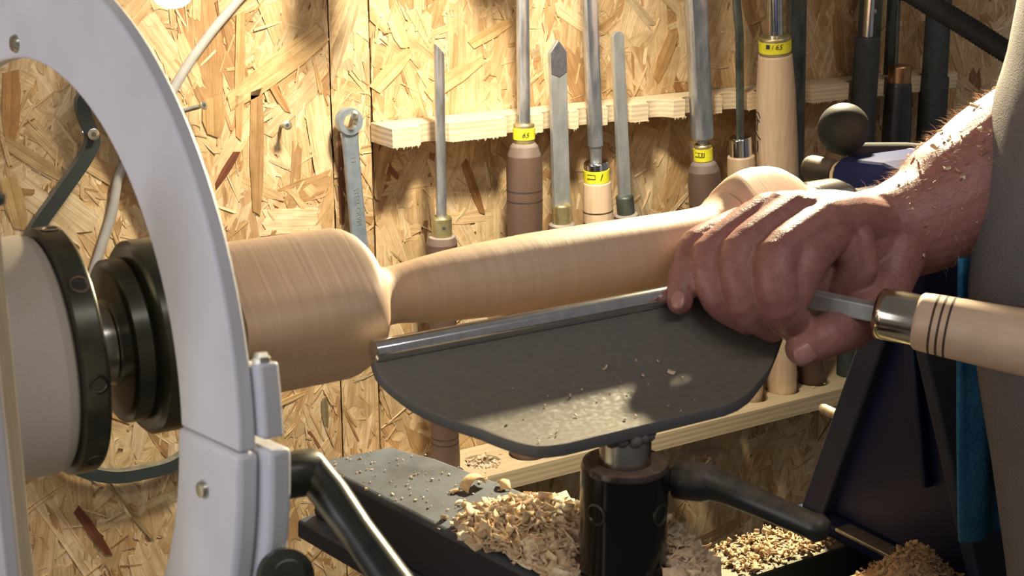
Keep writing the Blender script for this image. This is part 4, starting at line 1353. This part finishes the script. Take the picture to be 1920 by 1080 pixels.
# ------------------------------------------------------------------ the turner: arm, hand, shirt
def capsule(m, pts, rad, seg=20, sub=4):
    """smooth tapered limb through the joints with round ends"""
    pts = [Vector(p) for p in pts]
    P, R = [], []
    n = len(pts)
    for i in range(n - 1):
        p0, p1, p2, p3 = pts[max(i - 1, 0)], pts[i], pts[i + 1], pts[min(i + 2, n - 1)]
        for k in range(sub):
            u = k / sub
            lin = p1 + (p2 - p1) * u
            cat = 0.5 * ((2 * p1) + (p2 - p0) * u + (2 * p0 - 5 * p1 + 4 * p2 - p3) * u * u + (3 * p1 - p0 - 3 * p2 + p3) * u ** 3)
            P.append(lin.lerp(cat, 0.7))
            R.append(rad[i] + (rad[i + 1] - rad[i]) * (u * u * (3 - 2 * u)))
    P.append(pts[-1])
    R.append(rad[-1])
    d0 = (P[0] - P[1]).normalized()
    d1 = (P[-1] - P[-2]).normalized()
    PP = [P[0] + d0 * R[0] * c for c in (0.98, 0.85, 0.5)] + P + [P[-1] + d1 * R[-1] * c for c in (0.5, 0.85, 0.98)]
    RR = [R[0] * s for s in (0.2, 0.53, 0.87)] + R + [R[-1] * s for s in (0.87, 0.53, 0.2)]
    m.tube(PP, RR, seg)


man = thing('person', 'man in a grey-beige shirt with bare hairy forearm gripping the gouge over the tool rest', 'person', sight(2350, 600, 0.82) * 1.0 - Vector((0, 0, sight(2350, 600, 0.82).z)))
mm = 0.001
J = {}
hand = MB()
fing = {
    # MCP, PIP, DIP, tip   (px, py, depth, radius mm)
    'index': [(1550, 414, .800, 13.0), (1457, 486, .774, 12.6), (1464, 574, .770, 11.6), (1500, 612, .790, 9.0)],
    'middle': [(1494, 398, .807, 12.5), (1387, 474, .784, 11.0), (1398, 570, .779, 10.6), (1448, 612, .790, 9.0)],
    'ring': [(1440, 398, .817, 11.5), (1328, 478, .795, 9.8), (1346, 560, .787, 9.6), (1402, 600, .794, 8.5)],
    'pinky': [(1388, 420, .828, 10.0), (1303, 456, .810, 8.2), (1279, 520, .795, 7.6), (1275, 566, .789, 7.2)],
}
for k, js in fing.items():
    capsule(hand, [sight(a, b, c) for a, b, c, _ in js], [r * mm for *_, r in js], 20, 5)
ks = list(fing)
for a, b in zip(ks, ks[1:]):
    A, B = fing[a], fing[b]
    mid = lambda i: tuple((A[i][q] + B[i][q]) / 2 for q in range(4))
    m0, m1 = mid(0), mid(1)
    e = tuple(m0[q] + (m1[q] - m0[q]) * .55 for q in range(4))
    capsule(hand, [sight(*m0[:3]), sight(e[0], e[1], e[2] + .0022)], [m0[3] * mm * .98, e[3] * mm * .80], 16, 4)
# metacarpals to the wrist
wrist = (1695, 440, .846)
for (a, b, c, r) in ((1550, 414, .800, 13), (1522, 405, .8035, 12.6), (1494, 398, .807, 12.5), (1467, 397, .812, 12), (1440, 398, .817, 11.5), (1388, 420, .828, 10)):
    capsule(hand, [sight(a, b, c), sight((a + 1655) / 2, (b + 432) / 2 - 4, (c + .842) / 2), sight(1655, 432 + (a - 1480) * .12, .842)], [r * mm, (r + 4) * mm, 22 * mm], 18, 4)
# palm fill
capsule(hand, [sight(1440, 470, .818), sight(1530, 470, .822), sight(1620, 460, .835)], [15 * mm, 19 * mm, 23 * mm], 20, 4)
capsule(hand, [sight(1552, 436, .801), sight(1506, 490, .780), sight(1484, 552, .775)], [13.5 * mm, 13 * mm, 11.5 * mm], 18, 4)
capsule(hand, [sight(1535, 470, .814), sight(1532, 510, .812), sight(1530, 548, .810)], [12 * mm, 11 * mm, 9 * mm], 16, 4)
# thumb: base, knuckle, joint, tip under the steel
capsule(hand, [sight(1665, 480, .836), sight(1650, 545, .822), sight(1605, 605, .800), sight(1545, 632, .784), sight(1507, 652, .782)], [21 * mm, 16.5 * mm, 13.2 * mm, 11.8 * mm, 10.2 * mm], 22, 5)
# web between thumb and index with its folds
capsule(hand, [sight(1575, 455, .803), sight(1590, 500, .803), sight(1565, 545, .806)], [8 * mm, 7.0 * mm, 6 * mm], 14, 4)
capsule(hand, [sight(1612, 450, .805), sight(1622, 505, .804), sight(1592, 548, .808)], [8.5 * mm, 7.5 * mm, 7 * mm], 14, 4)
# forearm, elbow, upper arm
capsule(hand, [sight(1650, 436, .844), sight(1720, 418, .852), sight(1800, 372, .862), sight(1890, 315, .872), sight(2010, 240, .885), sight(2150, 150, .89), sight(2230, 60, .885)],
        [26 * mm, 31 * mm, 39 * mm, 44 * mm, 46 * mm, 44 * mm, 40 * mm], 28, 5)
capsule(hand, [sight(2215, 90, .885), sight(2290, -100, .87), sight(2350, -330, .86)], [41 * mm, 47 * mm, 52 * mm], 24, 5)
body = hand.build('arm_and_hand', 'skin', man)
rm = body.modifiers.new('remesh', 'REMESH')
rm.mode = 'VOXEL'
rm.voxel_size = 0.0011
rm.use_smooth_shade = True
smo = body.modifiers.new('smooth', 'SMOOTH')
smo.factor = 0.5
smo.iterations = 4
apply_mods(body)
body.data.polygons.foreach_set('use_smooth', [True] * len(body.data.polygons))


def nail(center, along, out, w_, l_):
    along = along.normalized()
    out = (out - along * out.dot(along)).normalized()
    side = along.cross(out)
    m = MB()
    g, f = [], []
    nu, nv_ = 8, 6
    for j in range(nv_ + 1):
        v = j / nv_ * 2 - 1
        for i in range(nu + 1):
            u = i / nu * 2 - 1
            wv = w_ * (1 - 0.25 * max(0, abs(v) - .5) * 2)
            lv = l_ * (v - (0.18 * u * u if v > 0 else -0.12 * u * u))
            g.append(center + side * u * wv + along * lv + out * (0.0012 - 0.35 * (u * wv) ** 2 / w_ - 0.0008 * v * v))
    for j in range(nv_):
        for i in range(nu):
            a = j * (nu + 1) + i
            f.append((a, a + 1, a + nu + 2, a + nu + 1))
    o = m.add(g, f).build('nail', 'nail', man, smooth=80)
    md = o.modifiers.new('thick', 'SOLIDIFY')
    md.thickness = 0.0006
    return o


pt, pd = sight(1276, 566, .787), sight(1281, 520, .792)
vw = (EYE - pt).normalized()
nail(sight(1271, 562, .787) + vw * 0.0066, pt - pd, vw + RT * -0.35, 0.0040, 0.0056)
pt, pd = sight(1507, 652, .782), sight(1545, 632, .784)
vw = (EYE - pt).normalized()
nail(sight(1512, 655, .782) + (vw - UP * .25).normalized() * 0.0100, pt - pd, vw - UP * .35, 0.0062, 0.0072)

# hair on the forearm
rng = random.Random(11)
axis0, axis1 = sight(1650, 436, .844), sight(2010, 240, .885)
fa = (axis1 - axis0)
fl_ = fa.length
fd = fa.normalized()
hv, hf = [], []
vs = body.data.vertices
cands = []
for v in vs:
    s = (v.co + ORG[man.name] - axis0).dot(fd) / fl_
    if 0.02 < s < 0.95:
        cands.append(v.index)
hairm = MB()
for k in range(2600):
    v = vs[rng.choice(cands)]
    n = v.normal.copy()
    p = v.co + ORG[man.name]
    if n.z < 0.25 and rng.random() < 0.88:
        continue
    L = rng.uniform(0.004, 0.0095)
    tdir = (-fd * 0.75 + n * rng.uniform(0.35, 0.85) + Vector((rng.gauss(0, .35), rng.gauss(0, .35), rng.gauss(0, .35)))).normalized()
    t2 = (tdir - fd * 0.35 - n * 0.2).normalized()
    a, b, c = p - n * 0.0003, p + tdir * L * .5, p + tdir * L * .5 + t2 * L * .5
    s1 = tdir.cross(n).normalized() * 0.00009
    s2 = n.cross(s1).normalized() * 0.00009
    kk = len(hairm.v)
    hairm.v += [a + s1, a - s1 * .5 + s2, a - s1 * .5 - s2, b + s1 * .8, b - s1 * .4 + s2 * .8, b - s1 * .4 - s2 * .8, c]
    hairm.f += [(kk, kk + 1, kk + 4, kk + 3), (kk + 1, kk + 2, kk + 5, kk + 4), (kk + 2, kk, kk + 3, kk + 5), (kk + 3, kk + 4, kk + 6), (kk + 4, kk + 5, kk + 6), (kk + 5, kk + 3, kk + 6)]
me = bpy.data.meshes.new('arm_hair')
me.from_pydata([v - ORG[man.name] for v in hairm.v], [], hairm.f)
link('arm_hair', me, 'hair', man, smooth=0)['kind'] = 'stuff'

# shirt: torso and sleeve
edge = [(2030, -560), (1985, -330), (1945, -120), (1920, 0), (1893, 145), (1868, 215), (1841, 350), (1826, 450), (1822, 540), (1826, 620), (1846, 740), (1870, 890), (1896, 1080), (1915, 1250), (1930, 1500)]
fh = Vector((FW.x, FW.y, 0)).normalized()
rg = []
seg = 56
for px, py in edge:
    e = sight(px, py, 0.835)
    W, Dp = 0.155, 0.105
    cc = e + RT * W
    ring = []
    for i in range(seg):
        a = 2 * PI * i / seg
        wob = 1 + 0.012 * math.sin(3 * a + py * .011) + 0.008 * math.sin(7 * a - py * .02)
        ring.append(cc + RT * -W * math.cos(a) * (wob if abs(math.cos(a)) < .97 else 1) + fh * -Dp * math.sin(a) * wob)
    rg.append(ring)
first = [sum(rg[0], Vector()) / seg + (p - sum(rg[0], Vector()) / seg) * .55 + Vector((0, 0, .05)) for p in rg[0]]
first2 = [sum(rg[0], Vector()) / seg + (p - sum(rg[0], Vector()) / seg) * .38 + Vector((0, 0, .062)) for p in rg[0]]
MB().rings([first2, first] + rg).build('shirt', 'shirt', man, smooth=70)
sl = MB()
sl.tube([sight(2262, 20, .878), sight(2290, -100, .87), sight(2340, -330, .86), sight(2330, -520, .85)], [0.062, 0.060, 0.066, 0.06], 28)
sl.build('sleeve', 'shirt', man, smooth=70)
# trousers down to the floor
tc = sum(rg[-1], Vector()) / seg
for s in (-1, 1):
    a = tc + RT * s * 0.075
    b = Vector((a.x + s * .02, a.y, 0.02))
    MB().tube([a + Vector((0, 0, .05)), a.lerp(b, .5), b], [0.088, 0.075, 0.058], 20).build('trouser_leg', 'trouser', man, smooth=60)

# blue cloth behind the man
bcl = MB()
g, f = [], []
nu, nv_ = 14, 16
for j in range(nv_ + 1):
    for i in range(nu + 1):
        u, v = i / nu, j / nv_
        x = 0.650 + 0.026 * v + 0.062 * u
        z = 1.238 - 0.185 * v
        y = 0.548 + 0.003 * math.sin(u * 13 + v * 2)
        g.append((x, y, z))
for j in range(nv_):
    for i in range(nu):
        a = j * (nu + 1) + i
        f.append((a, a + 1, a + nu + 2, a + nu + 1))
bo = bcl.add(g, f).build('blue_cloth', 'blue_cloth', smooth=80)
tag(bo, 'bright blue cloth hanging in front of the tailstock beside the shirt edge', 'cloth')
md = bo.modifiers.new('thick', 'SOLIDIFY')
md.thickness = 0.003

# ------------------------------------------------------------------ shavings
def chips(name, places, seed, parent=None, cols=None, smin=0.0035, smax=0.0115):
    """curled chips; places: list of (point, up, scale)"""
    rng = random.Random(seed)
    cols = cols or [(0.90, 0.74, 0.51), (0.87, 0.69, 0.46), (0.93, 0.81, 0.60), (0.82, 0.61, 0.40), (0.85, 0.66, 0.48)]
    V, Fc, T = [], [], []
    for p, up, sc in places:
        L = rng.uniform(smin, smax) * sc * (1.6 if rng.random() < .12 else 1)
        W = L * rng.uniform(0.3, 0.8)
        curl = rng.uniform(0.4, 3.6) * (1 if rng.random() < .8 else 1.6)
        q = Quaternion((rng.gauss(0, 1), rng.gauss(0, 1), rng.gauss(0, 1), rng.gauss(0, 1))).normalized()
        if rng.random() < 0.55:
            # lie flat-ish
            q = up.to_track_quat('Z', 'Y') @ Quaternion((0, 0, 1), rng.uniform(0, 2 * PI)) @ Quaternion((1, 0, 0), rng.gauss(0, .25)) @ Quaternion((0, 1, 0), rng.gauss(0, .25))
        k = len(V)
        nseg = 5
        R = L / curl
        c = rng.choice(cols)
        br = rng.uniform(0.82, 1.12)
        sk = rng.uniform(-.15, .15)
        tp = rng.uniform(.1, .5)
        for i in range(nseg + 1):
            t_ = (i / nseg - .5) * curl
            x = R * math.sin(t_)
            z = R * (1 - math.cos(t_))
            wv = W * (1 - tp * abs(i / nseg - .5))
            for sgn in (-.5, .5):
                V.append(p + q @ Vector((x + sgn * W * sk, sgn * wv, z)))
                T.append((c[0] * br, c[1] * br, c[2] * br, 1))
            if i < nseg:
                a = k + 2 * i
                Fc.append((a, a + 1, a + 3, a + 2))
    org = ORG[parent.name] if parent else Vector()
    me = bpy.data.meshes.new(name)
    me.from_pydata([v - org for v in V], [], Fc)
    at = me.color_attributes.new('tint', 'FLOAT_COLOR', 'POINT')
    at.data.foreach_set('color', np.array(T, dtype=np.float32).ravel())
    o = link(name, me, 'chip', parent, smooth=60)
    md = o.modifiers.new('thick', 'SOLIDIFY')
    md.thickness = 0.00035
    return o


def heap_z(x, y):
    """height of the shavings heap on the banjo round the post"""
    z = 0.0
    for hx, hy, sx, sy, h in ((0.405, 0.545, 0.030, 0.030, 0.014), (0.395, 0.585, 0.026, 0.030, 0.016), (0.425, 0.535, 0.020, 0.030, 0.018), (0.385, 0.610, 0.022, 0.024, 0.009)):
        z += h * math.exp(-((x - hx) / sx) ** 2 - ((y - hy) / sy) ** 2)
    return z


rng = random.Random(21)
bw = MB()
g, f = [], []
nx, ny = 30, 40
for j in range(ny + 1):
    for i in range(nx + 1):
        x = 0.350 + 0.105 * i / nx
        y = 0.480 + 0.17 * j / ny
        hz = heap_z(x, y) * 0.82 - 0.0015
        g.append((x, y, ztop + hz + (rng.uniform(-.0006, .0006) if hz > 0 else 0)))
def inside(x, y, poly):
    c = False
    for i in range(len(poly)):
        (x1, y1), (x2, y2) = poly[i - 1], poly[i]
        if (y1 > y) != (y2 > y) and x < (x2 - x1) * (y - y1) / (y2 - y1) + x1:
            c = not c
    return c


for j in range(ny):
    for i in range(nx):
        a = j * (nx + 1) + i
        if all(inside(g[q][0], g[q][1], top) for q in (a, a + 1, a + nx + 2, a + nx + 1)):
            f.append((a, a + 1, a + nx + 2, a + nx + 1))
heap = bw.add(g, f).build('shavings_heap', 'chip', smooth=0)
at = heap.data.color_attributes.new('tint', 'FLOAT_COLOR', 'POINT')
at.data.foreach_set('color', np.array([(0.72, 0.53, 0.33, 1)] * len(heap.data.vertices), dtype=np.float32).ravel())
tag(heap, 'heap of curled wood shavings on the banjo around the black post', 'shavings', kind='stuff')
ORG[heap.name] = Vector()
pl = []
while len(pl) < 2600:
    x, y = rng.uniform(0.352, 0.452), rng.uniform(0.482, 0.655)
    if not inside(x, y, top):
        continue
    if math.hypot(x - PX, y - PY) < 0.0235:
        continue
    h = heap_z(x, y)
    if h < 0.0022 and rng.random() < 0.985:
        continue
    if h < 0.006 and rng.random() < 0.45:
        continue
    pl.append((Vector((x, y, ztop + h * rng.uniform(0.7, 1.02))), Vector((0, 0, 1)), 1.0))
chips('shaving_pieces', pl, 5, heap)['kind'] = 'stuff'

# fine crumbs on the far end of the banjo
pl = []
while len(pl) < 210:
    x, y = rng.uniform(0.335, 0.43), rng.uniform(0.56, 0.752)
    if inside(x, y, top):
        pl.append((Vector((x, y, ztop + 0.0004)), Vector((0, 0, 1)), rng.uniform(.07, .24)))
cr = tag(chips('wood_crumbs', pl, 6), 'small pale wood crumbs scattered on the dusty blue banjo top', 'shavings', kind='stuff')

# single curls lying apart
def curl(px, py, z, L, W, turn, rot, label):
    c = on_z(px, py, z)
    V, Fc = [], []
    nseg = 16
    R = L / turn
    q = Quaternion((0, 0, 1), rot)
    for i in range(nseg + 1):
        t_ = (i / nseg - .5) * turn
        rr_ = R * (1 - 0.25 * i / nseg)
        for sgn in (-.5, 0, .5):
            V.append(c + q @ Vector((rr_ * math.sin(t_), sgn * W, -rr_ * (1 - math.cos(t_)) * 0.9 + 0.0006 * math.cos(sgn * 5))) * 1.0 + Vector((0, 0, 0.0002)))
        if i < nseg:
            a = 3 * i
            Fc += [(a, a + 1, a + 4, a + 3), (a + 1, a + 2, a + 5, a + 4)]
    zmin = min(v.z for v in V)
    V = [v + Vector((0, 0, z - zmin + 0.0003)) for v in V]
    me = bpy.data.meshes.new('wood_curl')
    me.from_pydata(V, [], Fc)
    at = me.color_attributes.new('tint', 'FLOAT_COLOR', 'POINT')
    at.data.foreach_set('color', np.array([(0.88, 0.68, 0.42, 1)] * len(V), dtype=np.float32).ravel())
    o = link('wood_curl', me, 'chip', None, smooth=60)
    md = o.modifiers.new('thick', 'SOLIDIFY')
    md.thickness = 0.0005
    tag(o, label, 'shaving', 'single wood curls on the banjo')


curl(888, 915, ztop, 0.024, 0.0075, 3.0, 0.25, 'largest single wood curl lying apart on the blue banjo arm')
curl(945, 914, ztop, 0.013, 0.0060, 2.6, 1.2, 'small wood curl beside the large one near the banjo edge')
curl(853, 924, ztop, 0.006, 0.0035, 1.2, 0.1, 'flat pale chip just left of the large curl')

# shavings on the bed rail, on the base plate, in the shelf holes, and dust on the arm
pl = []
while len(pl) < 400:
    x, y = rng.uniform(0.585, 0.690), rng.uniform(0.662, 0.707)
    den = 0.95 if (x > 0.66 or y < 0.685) else 0.75
    if x > 0.6 and rng.random() < den:
        pl.append((Vector((x, y, 1.0006 + rng.random() ** 2 * 0.004)), Vector((0, 0, 1)), rng.uniform(.35, .8)))
tag(chips('rail_shavings', pl, 7, None, [(0.62, 0.47, 0.29), (0.56, 0.41, 0.24), (0.50, 0.34, 0.20)]), 'pale shavings scattered on the dark bed rail below the tailstock', 'shavings', kind='stuff')
pl = []
ctr = on_z(1715, 1090, 1.012)
bw = MB()
g, f = [], []
for j in range(19):
    for i in range(19):
        u, v = i / 9 - 1, j / 9 - 1
        hz = 0.030 * math.exp(-2.2 * (u * u + v * v)) * (1 + .12 * math.sin(9 * u) * math.cos(7 * v)) - 0.003
        g.append((ctr.x + u * 0.034, ctr.y + v * 0.034, 1.0085 + max(hz, -0.001)))
for j in range(18):
    for i in range(18):
        a = j * 19 + i
        f.append((a, a + 1, a + 20, a + 19))
hp2 = bw.add(g, f).build('dust_heap', 'chip', smooth=0)
at = hp2.data.color_attributes.new('tint', 'FLOAT_COLOR', 'POINT')
at.data.foreach_set('color', np.array([(0.60, 0.42, 0.24, 1)] * len(hp2.data.vertices), dtype=np.float32).ravel())
tag(hp2, 'small heap of fine wood dust on the tailstock base below the shirt', 'shavings', kind='stuff')
while len(pl) < 700:
    u, v = rng.gauss(0, .45), rng.gauss(0, .45)
    if abs(u) > 1 or abs(v) > 1:
        continue
    hz = 0.030 * math.exp(-2.2 * (u * u + v * v))
    pl.append((Vector((ctr.x + u * .034, ctr.y + v * .034, 1.0085 + hz * rng.uniform(.8, 1.0))), Vector((0, 0, 1)), rng.uniform(.3, .6)))
chips('dust_pieces', pl, 9, hp2, [(0.66, 0.47, 0.28), (0.60, 0.42, 0.25), (0.72, 0.54, 0.33)])['kind'] = 'stuff'
pl = []
for hx, hy, n_ in ((0.606, 1.006, 90), (0.789, 1.004, 60)):
    k = 0
    while k < n_:
        x, y = hx + rng.uniform(-.0155, .0155), hy + rng.uniform(-.0155, .0155)
        if math.hypot(x - hx, y - hy) < .0158:
            pl.append((Vector((x, y, SH - 0.001 - rng.random() * .003)), Vector((0, 0, 1)), rng.uniform(.4, .9)))
            k += 1
for k in range(40):
    pl.append((Vector((rng.uniform(.58, 1.0), rng.uniform(.978, 1.035), SH + .0006)), Vector((0, 0, 1)), rng.uniform(.2, .5)))
tag(chips('shelf_shavings', pl, 10), 'shavings lying in the empty holes of the pine shelf', 'shavings', kind='stuff')
pl = []
for k in range(230):
    v = vs[rng.choice(cands)]
    if v.normal.z < 0.05 and rng.random() < .8:
        continue
    p = v.co + ORG[man.name]
    pl.append((p + v.normal * 0.0006, v.normal.copy(), rng.uniform(.18, .5)))
d_ = chips('dust_specks', pl, 12, man, [(0.85, 0.7, 0.48), (0.75, 0.56, 0.34), (0.30, 0.18, 0.10)])
d_['kind'] = 'stuff'
pl = []
for k in range(32):
    pl.append((Vector((rng.uniform(.34, .46), 0, 0)), Vector((0, 0, 1)), rng.uniform(.10, .26)))
pp = []
for p, u, s in pl:
    sv = rng.uniform(.35, .97)
    y = (1 - sv) ** 2 * P0.x + 2 * sv * (1 - sv) * P1.x + sv * sv * P2.x
    z = (1 - sv) ** 2 * P0.y + 2 * sv * (1 - sv) * P1.y + sv * sv * P2.y
    pp.append((Vector((p.x, y, z + 0.0006)), Vector((0, -.4, .9)).normalized(), s))
chips('plate_crumbs', pp, 13, tr)['kind'] = 'stuff'
